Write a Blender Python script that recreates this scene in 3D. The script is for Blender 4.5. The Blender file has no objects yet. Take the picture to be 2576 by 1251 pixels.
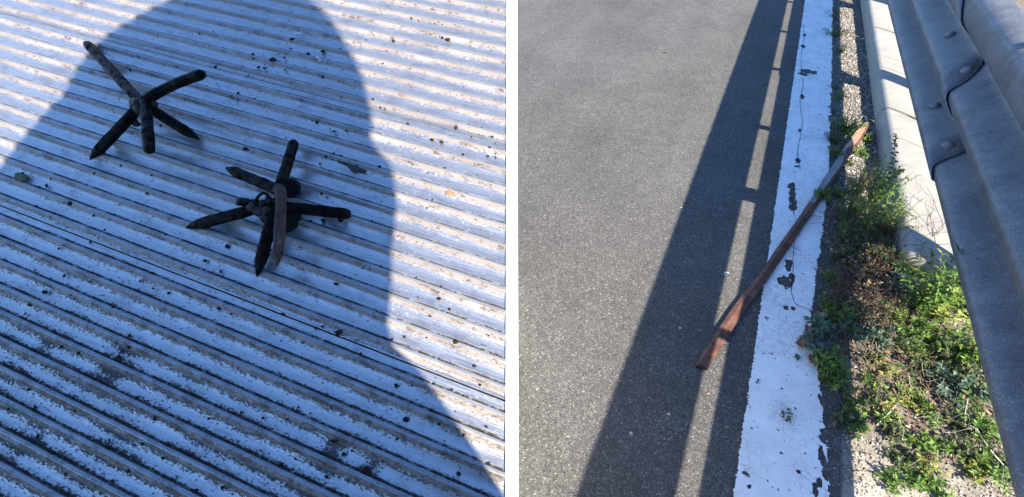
import bpy, math, random
import numpy as np
from mathutils import Vector, Matrix
R_ = math.radians
rnd = random.Random(7)
rng = np.random.default_rng(7)
sc = bpy.context.scene
col = sc.collection

# ------------------------------------------------------------------ camera
CAM_H = 1.4
FPX = 1204.0                                   # focal length for a 2576 px wide frame
PITCH = math.atan(1145 / FPX)
cam = bpy.data.cameras.new('camera'); cam.sensor_width = 36; cam.lens = FPX / 2576 * 36
cam.clip_start = 0.02; cam.clip_end = 1000
camo = bpy.data.objects.new('camera', cam); col.objects.link(camo)
camo.location = (0, 0, CAM_H); camo.rotation_euler = (math.pi / 2 - PITCH, 0, 0)
sc.camera = camo

# ------------------------------------------------------------------ sky and sun
AZ, EL = R_(-68), math.atan(1 / 1.08)          # the sun stands behind and to the right
SUN = Vector((math.cos(EL) * math.cos(AZ), math.cos(EL) * math.sin(AZ), math.sin(EL)))
w = bpy.data.worlds.new('World'); sc.world = w; w.use_nodes = True
wn = w.node_tree; bg = wn.nodes['Background']; bg.inputs[1].default_value = 0.12
sky = wn.nodes.new('ShaderNodeTexSky'); sky.sky_type = 'NISHITA'; sky.sun_disc = False
sky.sun_elevation = EL; sky.sun_rotation = math.pi / 2 - AZ
sky.air_density = 1.0; sky.dust_density = 0.0; sky.ozone_density = 6.0
hs = wn.nodes.new('ShaderNodeMix'); hs.data_type = 'RGBA'; hs.blend_type = 'MULTIPLY'; hs.inputs[0].default_value = 1; hs.inputs[7].default_value = (.84, .95, 1.08, 1)
wn.links.new(sky.outputs[0], hs.inputs[6]); wn.links.new(hs.outputs[2], bg.inputs[0])
sl = bpy.data.lights.new('sun', 'SUN'); sl.energy = 5.0; sl.angle = R_(0.53); sl.color = (1, 0.92, 0.79)
so = bpy.data.objects.new('sun', sl); col.objects.link(so)
so.rotation_euler = SUN.to_track_quat('Z', 'Y').to_euler(); so.location = (3, -6, 6)
sc.view_settings.view_transform = 'Standard'; sc.view_settings.look = 'None'
sc.view_settings.gamma = 1; sc.view_settings.exposure = 1.63

# ------------------------------------------------------------------ frames of reference
CP, SP = math.cos(PITCH), math.sin(PITCH)
CPOS = np.array([0, 0, CAM_H])
def ray(x, y):
    X, Y = (x - 1288) / FPX, (625.5 - y) / FPX
    return np.array([X, CP + Y * SP, -SP + Y * CP])
def gz(x, y, z=0.0):                            # point of the level z seen in that direction
    d = ray(x, y); return CPOS + d * (z - CAM_H) / d[2]
RD = np.array([812, 1661, 0]) / math.hypot(812, 1661)   # direction of the road
QD = np.array([RD[1], -RD[0], 0])                       # across the road, to the right
def P3(s, a, z=0.0): return QD * s + RD * a + np.array([0, 0, z])
def sa(x, y, z=0.0):
    p = gz(x, y, z); return float(p @ QD), float(p @ RD)
# deck: an inclined plane
DN = np.array([-0.07391637, -0.35071924, 0.93355899])
D1 = np.array([0.93197009, -0.35745193, -0.0604969])
D2 = np.array([0.35491989, 0.86557734, 0.35328139])
DD = 0.55
DO = CPOS - DN * DD
DECK = Matrix([[D1[i], D2[i], DN[i], DO[i]] for i in range(3)] + [[0, 0, 0, 1]])
def dk(x, y, h=0.0):                            # deck-local point seen in that direction, h above the deck
    d = ray(x, y); P = CPOS + d * (-(DD - h) / (DN @ d)); P = P - DO
    return np.array([P @ D1, P @ D2, h])
PITCHR = 0.0501 * DD
V0 = 0.6826 * DD
def rib_v(k): return V0 - PITCHR * k

# ------------------------------------------------------------------ helpers
def tag(o, label=None, cat=None, group=None, kind=None):
    if label: o['label'] = label
    if cat: o['category'] = cat
    if group: o['group'] = group
    if kind: o['kind'] = kind
    return o
def link(name, me, parent=None):
    o = bpy.data.objects.new(name, me); col.objects.link(o)
    if parent: o.parent = parent
    return o
def empty(name, loc=(0, 0, 0), rz=0, matrix=None, parent=None):
    o = bpy.data.objects.new(name, None); col.objects.link(o); o.empty_display_size = .05
    if matrix is not None: o.matrix_world = matrix
    else: o.location = loc; o.rotation_euler = (0, 0, rz)
    if parent: o.parent = parent
    return o
def mesh(name, V, F, mats=None, smooth=False, mi=None):
    """V (n,3); F: list of faces or an int array (m,k)"""
    me = bpy.data.meshes.new(name)
    V = np.asarray(V, dtype=np.float32).reshape(-1, 3)
    if isinstance(F, np.ndarray):
        m, k = F.shape
        me.vertices.add(len(V)); me.vertices.foreach_set('co', V.ravel())
        me.loops.add(m * k); me.loops.foreach_set('vertex_index', F.astype(np.int32).ravel())
        me.polygons.add(m); me.polygons.foreach_set('loop_start', np.arange(0, m * k, k, dtype=np.int32))
        me.update(calc_edges=True)
    else:
        me.from_pydata([tuple(map(float, v)) for v in V], [], [tuple(int(i) for i in f) for f in F]); me.update()
    if mats is not None:
        for m_ in (mats if isinstance(mats, (list, tuple)) else [mats]): me.materials.append(m_)
    if mi is not None: me.polygons.foreach_set('material_index', np.asarray(mi, dtype=np.int32))
    if smooth: me.polygons.foreach_set('use_smooth', np.ones(len(me.polygons), dtype=bool))
    me.validate(); me.update()
    return me
class MB:
    def __init__(s): s.v = []; s.f = []; s.m = []
    def add(s, V, F, m=0):
        b = len(s.v); s.v.extend([tuple(map(float, p)) for p in V]); s.f.extend([tuple(b + int(i) for i in f) for f in F]); s.m.extend([m] * len(F))
    def box(s, c, sx, sy, sz, ax=None, m=0):
        ax = ax or ((1, 0, 0), (0, 1, 0), (0, 0, 1)); A = np.array(ax, dtype=float)
        V = [np.array(c) + A[0] * sx * i / 2 + A[1] * sy * j / 2 + A[2] * sz * k / 2 for k in (-1, 1) for j in (-1, 1) for i in (-1, 1)]
        s.add(V, [(0, 2, 3, 1), (4, 5, 7, 6), (0, 1, 5, 4), (2, 6, 7, 3), (0, 4, 6, 2), (1, 3, 7, 5)], m)
    def tube(s, pts, rad, n=8, cap=True, m=0, flat=1.0, rough=0.0, seed=0):
        pts = [np.array(p, dtype=float) for p in pts]; N = len(pts)
        r_ = random.Random(seed)
        rad = list(rad) if hasattr(rad, '__len__') else [rad] * N
        V = []; up = None
        for i, p in enumerate(pts):
            t = pts[min(i + 1, N - 1)] - pts[max(i - 1, 0)]; t = t / (np.linalg.norm(t) + 1e-12)
            if up is None:
                up = np.array([0, 0, 1.0]) if abs(t[2]) < .9 else np.array([1.0, 0, 0])
            a = np.cross(t, up); a /= np.linalg.norm(a) + 1e-12; b = np.cross(a, t); up = b
            for j in range(n):
                an = 2 * math.pi * j / n; k = rad[i] * (1 + rough * r_.uniform(-1, 1))
                V.append(p + a * math.cos(an) * k + b * math.sin(an) * k * flat)
        F = [(i * n + j, i * n + (j + 1) % n, (i + 1) * n + (j + 1) % n, (i + 1) * n + j) for i in range(N - 1) for j in range(n)]
        if cap: F += [tuple(range(n))[::-1], tuple((N - 1) * n + j for j in range(n))]
        s.add(V, F, m)
    def build(s, name, mats, parent=None, smooth=False, bevel=0):
        me = mesh(name, s.v, s.f, mats, smooth, s.m)
        o = link(name, me, parent)
        if bevel:
            b = o.modifiers.new('b', 'BEVEL'); b.width = bevel; b.segments = 2; b.limit_method = 'ANGLE'
        return o
def smooth_path(pts, n=4):
    if len(pts) == 2: return [np.array(pts[0], dtype=float) + (np.array(pts[1], dtype=float) - np.array(pts[0], dtype=float)) * k / 10 for k in range(11)]
    pts = [np.array(p, dtype=float) for p in pts]; out = []
    for i in range(len(pts) - 1):
        p0, p1, p2, p3 = pts[max(i - 1, 0)], pts[i], pts[i + 1], pts[min(i + 2, len(pts) - 1)]
        for k in range(n):
            t = k / n
            out.append(.5 * ((2 * p1) + (-p0 + p2) * t + (2 * p0 - 5 * p1 + 4 * p2 - p3) * t * t + (-p0 + 3 * p1 - 3 * p2 + p3) * t ** 3))
    out.append(pts[-1]); return out
_L = np.random.default_rng(3).random((256, 256))
def vnoise(x, y):
    x = np.asarray(x, dtype=float); y = np.asarray(y, dtype=float)
    xi = np.floor(x).astype(int); yi = np.floor(y).astype(int); fx = x - xi; fy = y - yi
    fx = fx * fx * (3 - 2 * fx); fy = fy * fy * (3 - 2 * fy)
    g = lambda a, b: _L[a % 256, b % 256]
    return (g(xi, yi) * (1 - fx) + g(xi + 1, yi) * fx) * (1 - fy) + (g(xi, yi + 1) * (1 - fx) + g(xi + 1, yi + 1) * fx) * fy
def fbm(x, y, o=4):
    t = 0; a = .5
    for i in range(o):
        t = t + a * (vnoise(x * 2 ** i + 17 * i, y * 2 ** i + 31 * i) - .5); a *= .55
    return t
_ico = None
def ico():
    global _ico
    if _ico is None:
        t = (1 + 5 ** .5) / 2
        V = np.array([(-1, t, 0), (1, t, 0), (-1, -t, 0), (1, -t, 0), (0, -1, t), (0, 1, t), (0, -1, -t), (0, 1, -t), (t, 0, -1), (t, 0, 1), (-t, 0, -1), (-t, 0, 1)], dtype=float)
        V /= np.linalg.norm(V[0])
        F = np.array([(0, 11, 5), (0, 5, 1), (0, 1, 7), (0, 7, 10), (0, 10, 11), (1, 5, 9), (5, 11, 4), (11, 10, 2), (10, 7, 6), (7, 1, 8), (3, 9, 4), (3, 4, 2), (3, 2, 6), (3, 6, 8), (3, 8, 9), (4, 9, 5), (2, 4, 11), (6, 2, 10), (8, 6, 7), (9, 8, 1)])
        _ico = (V, F)
    return _ico
def pebbles(P, size, g, flat=(.5, .9)):
    """P (n,3) centres, size (n,) -> V,F of jittered stones"""
    V0_, F0 = ico(); n = len(P)
    V = V0_[None] * (1 + g.uniform(-.28, .28, (n, 12, 1)))
    sc_ = np.stack([g.uniform(.7, 1.25, n), g.uniform(.7, 1.25, n), g.uniform(*flat, n)], 1) * size[:, None]
    V = V * sc_[:, None, :]
    a = g.uniform(0, 6.283, n); tx = g.uniform(-.5, .5, n)
    c, s_ = np.cos(tx)[:, None], np.sin(tx)[:, None]
    y = V[..., 1] * c - V[..., 2] * s_; z = V[..., 1] * s_ + V[..., 2] * c; V[..., 1] = y; V[..., 2] = z
    c, s_ = np.cos(a)[:, None], np.sin(a)[:, None]
    x = V[..., 0] * c - V[..., 1] * s_; y = V[..., 0] * s_ + V[..., 1] * c; V[..., 0] = x; V[..., 1] = y
    V = V + P[:, None, :]
    F = F0[None] + (np.arange(n) * 12)[:, None, None]
    return V.reshape(-1, 3), F.reshape(-1, 3)

# ------------------------------------------------------------------ materials
class NT:
    def __init__(s, name):
        s.m = bpy.data.materials.new(name); s.m.use_nodes = True; s.nt = s.m.node_tree
        s.b = s.nt.nodes['Principled BSDF']; s.out = s.nt.nodes['Material Output']
    def n(s, t, **kw):
        nd = s.nt.nodes.new('ShaderNode' + t)
        for k, v in kw.items():
            if k.startswith('i_'):
                s.set(nd.inputs[int(k[2:])], v)
            else: setattr(nd, k, v)
        return nd
    def set(s, inp, v):
        if isinstance(v, bpy.types.NodeSocket): s.nt.links.new(v, inp)
        elif isinstance(v, bpy.types.Node): s.nt.links.new(v.outputs[0], inp)
        else:
            if isinstance(v, (tuple, list)) and len(v) == 3 and inp.type == 'RGBA': v = (*v, 1)
            inp.default_value = v
    def math(s, op, a, b=0.0, c=None, clamp=False):
        nd = s.n('Math', operation=op, i_0=a, i_1=b); nd.use_clamp = clamp
        if c is not None: s.set(nd.inputs[2], c)
        return nd.outputs[0]
    def coords(s, kind='Object'):
        return s.n('TexCoord').outputs[kind]
    def mapping(s, v, scale=(1, 1, 1), loc=(0, 0, 0), rot=(0, 0, 0)):
        m = s.n('Mapping'); s.set(m.inputs[0], v); m.inputs[1].default_value = loc; m.inputs[2].default_value = rot; m.inputs[3].default_value = scale
        return m.outputs[0]
    def noise(s, v, scale, detail=4, rough=.55, dist=0.0):
        nd = s.n('TexNoise'); s.set(nd.inputs['Vector'], v); nd.inputs['Scale'].default_value = scale
        nd.inputs['Detail'].default_value = detail; nd.inputs['Roughness'].default_value = rough; nd.inputs['Distortion'].default_value = dist
        return nd.outputs[0]
    def vor(s, v, scale, feature='F1', out=0, rand=1.0):
        nd = s.n('TexVoronoi', feature=feature); s.set(nd.inputs['Vector'], v); nd.inputs['Scale'].default_value = scale
        nd.inputs['Randomness'].default_value = rand
        return nd.outputs[out]
    def ramp(s, v, stops, interp='LINEAR'):
        nd = s.n('ValToRGB'); s.set(nd.inputs[0], v); e = nd.color_ramp.elements; nd.color_ramp.interpolation = interp
        while len(e) < len(stops): e.new(.5)
        for i, (p, c) in enumerate(stops):
            e[i].position = p; e[i].color = (*c, 1) if isinstance(c, (tuple, list)) else (c, c, c, 1)
        return nd.outputs[0]
    def mr(s, v, a, b, c=0.0, d=1.0, smooth=False):
        nd = s.n('MapRange'); nd.interpolation_type = 'SMOOTHSTEP' if smooth else 'LINEAR'
        for i, x in enumerate((v, a, b, c, d)): s.set(nd.inputs[i], x)
        return nd.outputs[0]
    def mix(s, f, a, b, mode='MIX'):
        nd = s.n('Mix', data_type='RGBA', blend_type=mode)
        s.set(nd.inputs[0], f); s.set(nd.inputs[6], a); s.set(nd.inputs[7], b); return nd.outputs[2]
    def bump(s, h, dist, strength=1.0, normal=None):
        nd = s.n('Bump'); s.set(nd.inputs['Height'], h); nd.inputs['Distance'].default_value = dist; nd.inputs['Strength'].default_value = strength
        if normal is not None: s.set(nd.inputs['Normal'], normal)
        return nd.outputs[0]
    def fin(s, color=None, rough=None, metal=None, normal=None, spec=None):
        for k, v in (('Base Color', color), ('Roughness', rough), ('Metallic', metal), ('Normal', normal), ('Specular IOR Level', spec)):
            if v is not None: s.set(s.b.inputs[k], v)
        return s.m
def sep(t, v):
    nd = t.n('SeparateXYZ'); t.set(nd.inputs[0], v); return nd.outputs

def m_asphalt():
    t = NT('asphalt'); v = t.coords()
    warp = t.n('Mix', data_type='VECTOR'); t.set(warp.inputs[0], .012); t.set(warp.inputs[4], v)
    nz = t.n('TexNoise'); t.set(nz.inputs['Vector'], v); nz.inputs['Scale'].default_value = 60; t.set(warp.inputs[5], nz.outputs['Color'])
    vv = warp.outputs[1]
    cell = t.vor(vv, 340, out=1); d = t.vor(vv, 340, out=0)
    cell2 = t.vor(vv, 130, out=1)
    c1 = sep(t, cell)[0]; c2 = sep(t, cell2)[1]
    base = t.ramp(c1, [(0, (.070, .069, .067)), (.45, (.096, .093, .089)), (.8, (.120, .115, .107)), (.94, (.15, .143, .13)), (1, (.33, .30, .27))])
    fine = t.ramp(c2, [(0, .82), (.6, 1.0), (1, 1.2)])
    c = t.mix(1.0, base, fine, 'MULTIPLY')
    gaps = t.mr(d, .45, .85, 1.0, .5)
    c = t.mix(1.0, c, gaps, 'MULTIPLY')
    rv = t.mapping(v, (1, 1, 1), rot=(0, 0, math.atan2(RD[0], RD[1]))); big = t.math('MULTIPLY', t.mr(t.noise(v, 1.6, 3), .3, .7, .86, 1.14), t.mr(t.noise(t.mapping(rv, (1, .12, 1)), 4, 3), .3, .7, .90, 1.10)); c = t.mix(1.0, c, big, 'MULTIPLY')
    mid = t.mr(t.noise(v, 14, 4, .65), .3, .7, .9, 1.1); c = t.mix(1.0, c, mid, 'MULTIPLY')
    h = t.math('ADD', t.math('MULTIPLY', d, -1.0), t.math('MULTIPLY', t.noise(v, 55, 3), .8))
    return t.fin(c, .82, normal=t.bump(h, .0016, .9), spec=.15)
def m_paint():
    t = NT('white_road_paint'); v = t.coords()
    n1 = t.noise(v, 9, 5, .6); n2 = t.noise(v, 300, 2)
    c = t.ramp(n1, [(.3, (.68, .68, .66)), (.6, (.80, .80, .785)), (.8, (.84, .84, .83))])
    nz = t.n('TexNoise'); t.set(nz.inputs['Vector'], v); nz.inputs['Scale'].default_value = 22; nz.inputs['Detail'].default_value = 4
    wv = t.n('Mix', data_type='VECTOR'); t.set(wv.inputs[0], .045); t.set(wv.inputs[4], v); t.set(wv.inputs[5], nz.outputs['Color'])
    e = t.vor(wv.outputs[1], 34, 'DISTANCE_TO_EDGE')
    patch = t.mr(t.noise(v, 5.5, 2), .42, .6, 0, 1)
    crack = t.math('MULTIPLY', t.mr(e, .012, .045, 1, 0), patch)
    c = t.mix(t.math('MULTIPLY', crack, .36), c, (.16, .16, .155))
    sp = t.vor(v, 75, out=0); spm = t.math('MULTIPLY', t.mr(sp, .07, .11, 1, 0), t.mr(t.noise(v, 12, 2), .52, .6, 0, 1))
    c = t.mix(t.math('MULTIPLY', spm, .8), c, (.07, .07, .07))
    # one dirty smear with black dots low down on the line
    p = gz(1975, 1042); dn = t.n('VectorMath', operation='DISTANCE'); t.set(dn.inputs[0], v); dn.inputs[1].default_value = tuple(p)
    sm = t.math('MULTIPLY', t.mr(dn.outputs['Value'], .0, .075, 1, 0), t.mr(t.noise(v, 160, 4, .7), .42, .62, 0, 1))
    c = t.mix(t.math('MULTIPLY', sm, .75), c, (.12, .115, .085))
    p = gz(1975, 960); dn = t.n('VectorMath', operation='DISTANCE'); t.set(dn.inputs[0], v); dn.inputs[1].default_value = tuple(p)
    sm = t.math('MULTIPLY', t.mr(dn.outputs['Value'], .0, .03, 1, 0), t.mr(t.noise(v, 120, 3, .7), .5, .62, 0, 1))
    c = t.mix(t.math('MULTIPLY', sm, .7), c, (.42, .30, .17))
    h = t.math('SUBTRACT', t.math('MULTIPLY', n2, .5), crack)
    return t.fin(c, .7, normal=t.bump(h, .001, .5), spec=.3)
def m_deck(kind):
    t = NT('scuffed_aluminium_' + kind); v = t.coords(); s = sep(t, v)
    y = s[1]
    tt = t.math('FRACT', t.math('DIVIDE', t.math('SUBTRACT', V0 + 40 * PITCHR, y), PITCHR))   # 0 at the far edge of a rib
    dd = t.math('MINIMUM', t.math('SUBTRACT', tt, .31), t.math('SUBTRACT', 1.0, tt))     # distance from the ribs, on a flat
    old = t.mr(t.math('ADD', t.math('MULTIPLY', y, 1.0), t.math('MULTIPLY', t.noise(v, 3.0, 2), .22)), -.02, .26, 1, 0)  # dirtier low down
    vs = t.mapping(v, (1, 6, 1))
    n_f = t.noise(t.mapping(v, (.55, 1, 1)), 420, 4, .65); n_m = t.noise(v, 42, 5, .65, .3); n_s = t.noise(t.mapping(v, (1, 26, 1)), 26, 5, .7)
    n_l = t.noise(t.mapping(v, (1, 2.2, 1)), 11, 4, .6)
    stain = 0.0
    for (sx, sy, sr, sa_) in ((285, 925, .035, .62), (838, 1130, .03, .45), (925, 1185, .018, .5), (690, 155, .018, .5), (130, 860, .03, .35), (420, 800, .022, .3), (60, 1110, .03, .45), (300, 870, .02, .4)):
        dn = t.n('VectorMath', operation='DISTANCE'); t.set(dn.inputs[0], t.mapping(v, (1, 1, 0))); q_ = dk(sx, sy); dn.inputs[1].default_value = (q_[0], q_[1], 0)
        stain = t.math('ADD', stain, t.mr(dn.outputs['Value'], 0, sr, sa_, 0, True))
    if kind == 'flat':
        c = t.ramp(n_s, [(.28, (.35, .345, .335)), (.45, (.49, .485, .475)), (.6, (.57, .565, .55)), (.75, (.69, .685, .67))])
        c = t.mix(t.mr(n_m, .52, .72, 0, .5), c, (.30, .30, .315))
        c = t.mix(t.mr(t.noise(v, 16, 4, .6, .5), .56, .70, 0, .45), c, (.30, .265, .26))
        # dirt lying along the feet of the ribs
        th = t.math('SUBTRACT', t.math('ADD', t.math('MULTIPLY', old, .25), t.math('MULTIPLY', stain, t.mr(n_m, .35, .6, .15, 1.0))), t.math('MULTIPLY', dd, 1.25))
        th = t.math('ADD', th, t.math('MULTIPLY', t.math('SUBTRACT', n_l, .5), .85))
        th = t.math('ADD', th, t.math('MULTIPLY', t.math('SUBTRACT', n_f, .5), 1.15))
        dirt = t.math('ADD', t.math('MULTIPLY', t.mr(th, -.12, .12, 0, 1, True), .35), t.math('MULTIPLY', t.mr(t.math('ADD', th, t.math('MULTIPLY', t.math('SUBTRACT', t.noise(v, 520, 3, .6), .5), .5)), .03, .16, 0, 1), .65))
        c = t.mix(t.math('MULTIPLY', dirt, t.mr(old, 0, 1, .75, .93)), c, t.ramp(n_m, [(.3, (.014, .012, .011)), (.55, (.036, .028, .023)), (.7, (.11, .08, .065))]))
        # loose flecks
        fl = t.vor(t.mapping(v, (1, 1.7, 1), rot=(0, 0, .5)), 90, out=0)
        fm = t.math('MULTIPLY', t.mr(fl, .12, .17, 1, 0), t.mr(t.noise(v, 20, 3), .50, .56, 0, 1))
        fl2 = t.vor(t.mapping(v, (.6, 1, 1), rot=(0, 0, -.4)), 210, out=0); fm = t.math('MAXIMUM', fm, t.math('MULTIPLY', t.mr(fl2, .16, .24, 1, 0), t.mr(t.math('ADD', t.noise(v, 13, 4, .7), t.math('MULTIPLY', old, .05)), .54, .60, 0, 1)))
        c = t.mix(t.math('MULTIPLY', fm, .85), c, (.045, .04, .035))
        # pale dust beside each rib on its near side
        ps = t.math('MULTIPLY', t.mr(t.math('SUBTRACT', tt, .32), .0, .10, 1, 0), t.mr(n_l, .3, .7, .2, .8))
        c = t.mix(t.math('MULTIPLY', ps, .6), c, (.33, .28, .25))
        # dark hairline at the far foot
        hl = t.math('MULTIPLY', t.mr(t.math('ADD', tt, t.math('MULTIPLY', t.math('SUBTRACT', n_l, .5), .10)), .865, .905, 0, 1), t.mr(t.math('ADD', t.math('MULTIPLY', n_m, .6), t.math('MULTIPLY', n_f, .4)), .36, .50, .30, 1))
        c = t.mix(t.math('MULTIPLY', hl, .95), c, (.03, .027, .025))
        any_d = t.math('MAXIMUM', dirt, t.math('MAXIMUM', fm, hl))
        rough = t.math('ADD', t.mr(n_s, .3, .7, .24, .40), t.math('MULTIPLY', any_d, .4), clamp=True)
        metal = t.math('MULTIPLY', t.math('SUBTRACT', 1.0, any_d, clamp=True), .86); t.fin(spec=t.math('MULTIPLY', t.math('SUBTRACT', 1.0, any_d, clamp=True), .5))
    elif kind == 'rib':
        c = t.ramp(n_s, [(.3, (.20, .205, .21)), (.6, (.36, .365, .375)), (.8, (.5, .5, .51))])
        g = t.mr(t.math('ADD', t.math('MULTIPLY', n_m, .6), t.math('MULTIPLY', n_f, .4)), .48, .58, 0, 1)
        c = t.mix(t.math('MULTIPLY', g, .6), c, (.08, .065, .055))
        rough = .45; metal = t.math('SUBTRACT', .6, t.math('MULTIPLY', g, .5), clamp=True)
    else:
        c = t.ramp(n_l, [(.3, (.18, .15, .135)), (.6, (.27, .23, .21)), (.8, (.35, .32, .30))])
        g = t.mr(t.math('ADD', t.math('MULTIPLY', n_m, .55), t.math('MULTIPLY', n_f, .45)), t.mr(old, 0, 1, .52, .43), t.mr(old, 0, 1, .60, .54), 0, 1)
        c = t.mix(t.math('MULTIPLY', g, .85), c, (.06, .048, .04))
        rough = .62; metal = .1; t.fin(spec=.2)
    h = t.math('ADD', t.math('MULTIPLY', t.noise(t.mapping(v, (1, 40, 1)), 40, 3), .6), t.math('MULTIPLY', n_m, .7))
    return t.fin(c, rough, metal, t.bump(h, .0007, .35))
def m_simple(name, c, rough=.6, metal=0.0, var=.2, scale=20, bump=0.0, spec=.5, c2=None):
    t = NT(name); v = t.coords(); n = t.noise(v, scale, 5, .6)
    c2 = c2 or tuple(x * (1 - var) for x in c)
    cc = t.ramp(n, [(.32, c2), (.68, tuple(min(1, x * (1 + var * .5)) for x in c))])
    nm = t.bump(n, bump, .8) if bump else None
    return t.fin(cc, rough, metal, nm, spec)
def m_island(name, stops, rough=.6, trans=0.0, spec=.4, bump=0.0):
    t = NT(name); g = t.n('NewGeometry'); r = g.outputs['Random Per Island']
    c = t.ramp(r, stops)
    v = t.coords(); c = t.mix(1.0, c, t.mr(t.noise(v, 90, 3), .3, .7, .8, 1.2), 'MULTIPLY')
    t.fin(c, rough, spec=spec)
    if bump: t.fin(normal=t.bump(t.noise(v, 400, 3), bump, .8))
    if trans:
        tr = t.n('BsdfTranslucent'); t.set(tr.inputs[0], c); mx = t.n('MixShader'); mx.inputs[0].default_value = trans
        t.nt.links.new(t.b.outputs[0], mx.inputs[1]); t.nt.links.new(tr.outputs[0], mx.inputs[2]); t.nt.links.new(mx.outputs[0], t.out.inputs[0])
    return t.m
def m_steel():
    t = NT('blackened_steel'); v = t.coords(); hi = t.noise(t.mapping(v, (1, 1, 1)), 75, 4, .6)
    n = t.noise(v, 60, 5, .65); n2 = t.noise(v, 260, 4, .7); n3 = t.noise(v, 22, 3); t.b.inputs['IOR'].default_value = 1.25
    c = t.ramp(n, [(.3, (.002, .002, .002)), (.6, (.004, .0035, .0035)), (.8, (.012, .009, .009))])
    c = t.mix(t.mr(n3, .60, .70, 0, .55), c, (.035, .012, .008))
    c = t.mix(t.mr(n2, .78, .88, 0, .5), c, (.10, .09, .08))
    return t.fin(c, t.mr(n2, .3, .7, .34, .6), .0, t.bump(t.math('ADD', n, t.math('MULTIPLY', n2, .4)), .0014, .7), t.mr(hi, .35, .65, .0, .4))
def m_weld():
    t = NT('weld_metal'); v = t.coords(); n = t.noise(v, 180, 4, .7)
    c = t.ramp(n, [(.35, (.008, .007, .007)), (.62, (.02, .018, .016)), (.80, (.16, .145, .135))])
    return t.fin(c, .4, .2, t.bump(n, .002, .8), .2)
def m_steel2():
    t = NT('brown_worn_steel'); v = t.coords()
    n = t.noise(v, 40, 5, .65); n2 = t.noise(t.mapping(v, (1, .25, 1)), 300, 4, .7)
    c = t.ramp(n, [(.3, (.02, .014, .013)), (.55, (.06, .036, .030)), (.75, (.10, .065, .055))])
    c = t.mix(t.mr(n2, .58, .70, 0, .6), c, (.20, .17, .16))
    t.b.inputs['IOR'].default_value = 1.3
    return t.fin(c, .5, .1, t.bump(n2, .0008, .6), .2)
def m_rust():
    t = NT('rusty_steel'); v = t.coords()
    n = t.noise(v, 18, 6, .7, .4); n2 = t.noise(v, 120, 5, .7); n3 = t.noise(v, 5, 2)
    c = t.ramp(n, [(.28, (.055, .026, .02)), (.45, (.10, .046, .033)), (.6, (.16, .075, .052)), (.8, (.25, .14, .105))])
    c = t.mix(t.mr(n2, .5, .72, 0, .55), c, (.05, .03, .027))
    c = t.mix(t.mr(n2, .28, .4, .5, 0), c, (.36, .22, .17))
    return t.fin(c, .7, 0.2, t.bump(t.math('ADD', n, t.math('MULTIPLY', n2, .7)), .0025, .8), .3)
def m_greyrust():
    t = NT('worn_grey_steel'); v = t.coords()
    n = t.noise(v, 14, 6, .7, .3); n2 = t.noise(v, 150, 4, .7)
    c = t.ramp(n, [(.35, (.13, .14, .15)), (.55, (.20, .205, .21)), (.66, (.26, .20, .17)), (.8, (.2, .10, .07))])
    c = t.mix(t.mr(n2, .55, .7, 0, .5), c, (.07, .06, .055))
    return t.fin(c, .6, .25, t.bump(n2, .001, .6), .4)
def m_galv():
    t = NT('galvanised_steel'); v = t.coords()
    sp = sep(t, t.vor(v, 520, out=1))[0]; n = t.noise(v, 7, 5, .6); n2 = t.noise(v, 90, 3)
    c = t.ramp(n, [(.3, (.10, .103, .118)), (.5, (.145, .148, .163)), (.7, (.185, .188, .2))])
    c = t.mix(1.0, c, t.ramp(sp, [(0, .68), (.8, 1.08), (.96, 1.25), (1, 2.6)]), 'MULTIPLY')
    c = t.mix(1.0, c, t.mr(t.noise(v, 26, 5, .7), .3, .7, .84, 1.14), 'MULTIPLY')
    c = t.mix(t.mr(n2, .66, .74, 0, .4), c, (.13, .12, .12))
    return t.fin(c, .55, .35, t.bump(t.math('ADD', n2, sp), .0005, .4), .4)
def m_concrete():
    t = NT('kerb_concrete'); v = t.coords()
    n = t.noise(v, 9, 6, .65); n2 = t.noise(v, 140, 4, .7)
    c = t.ramp(n, [(.3, (.25, .235, .205)), (.7, (.33, .312, .275))])
    c = t.mix(t.mr(n2, .6, .72, 0, .55), c, (.24, .225, .2))
    p = t.vor(v, 60, out=0); c = t.mix(t.math('MULTIPLY', t.mr(p, .08, .13, 1, 0), t.mr(t.noise(v, 6, 2), .48, .56, 0, .8)), c, (.15, .14, .13))
    return t.fin(c, .88, 0.0, t.bump(t.math('ADD', t.math('MULTIPLY', n, 2), n2), .0016, .7), .25)
def m_soil():
    t = NT('verge_soil'); v = t.coords(); s = sep(t, v)
    n = t.noise(v, 6, 5, .65); n2 = t.noise(v, 110, 4, .7)
    c = t.ramp(n, [(.35, (.085, .066, .05)), (.55, (.15, .125, .10)), (.7, (.24, .21, .175))])
    c = t.mix(t.mr(n2, .45, .65, 0, .6), c, (.26, .23, .19))
    dn = t.n('VectorMath', operation='DISTANCE'); t.set(dn.inputs[0], v); dn.inputs[1].default_value = tuple(P3(.82, .55, 0))
    sand = t.math('MULTIPLY', t.mr(t.math('ADD', dn.outputs['Value'], t.math('MULTIPLY', n, .35)), .45, .80, 1, 0, True), t.mr(t.noise(v, 16, 4), .34, .5, .25, 1))
    c = t.mix(sand, c, t.ramp(n2, [(.3, (.30, .265, .21)), (.7, (.46, .42, .35))]))
    return t.fin(c, .95, 0.0, t.bump(t.math('ADD', n, n2), .006, .8), .15)

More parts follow.
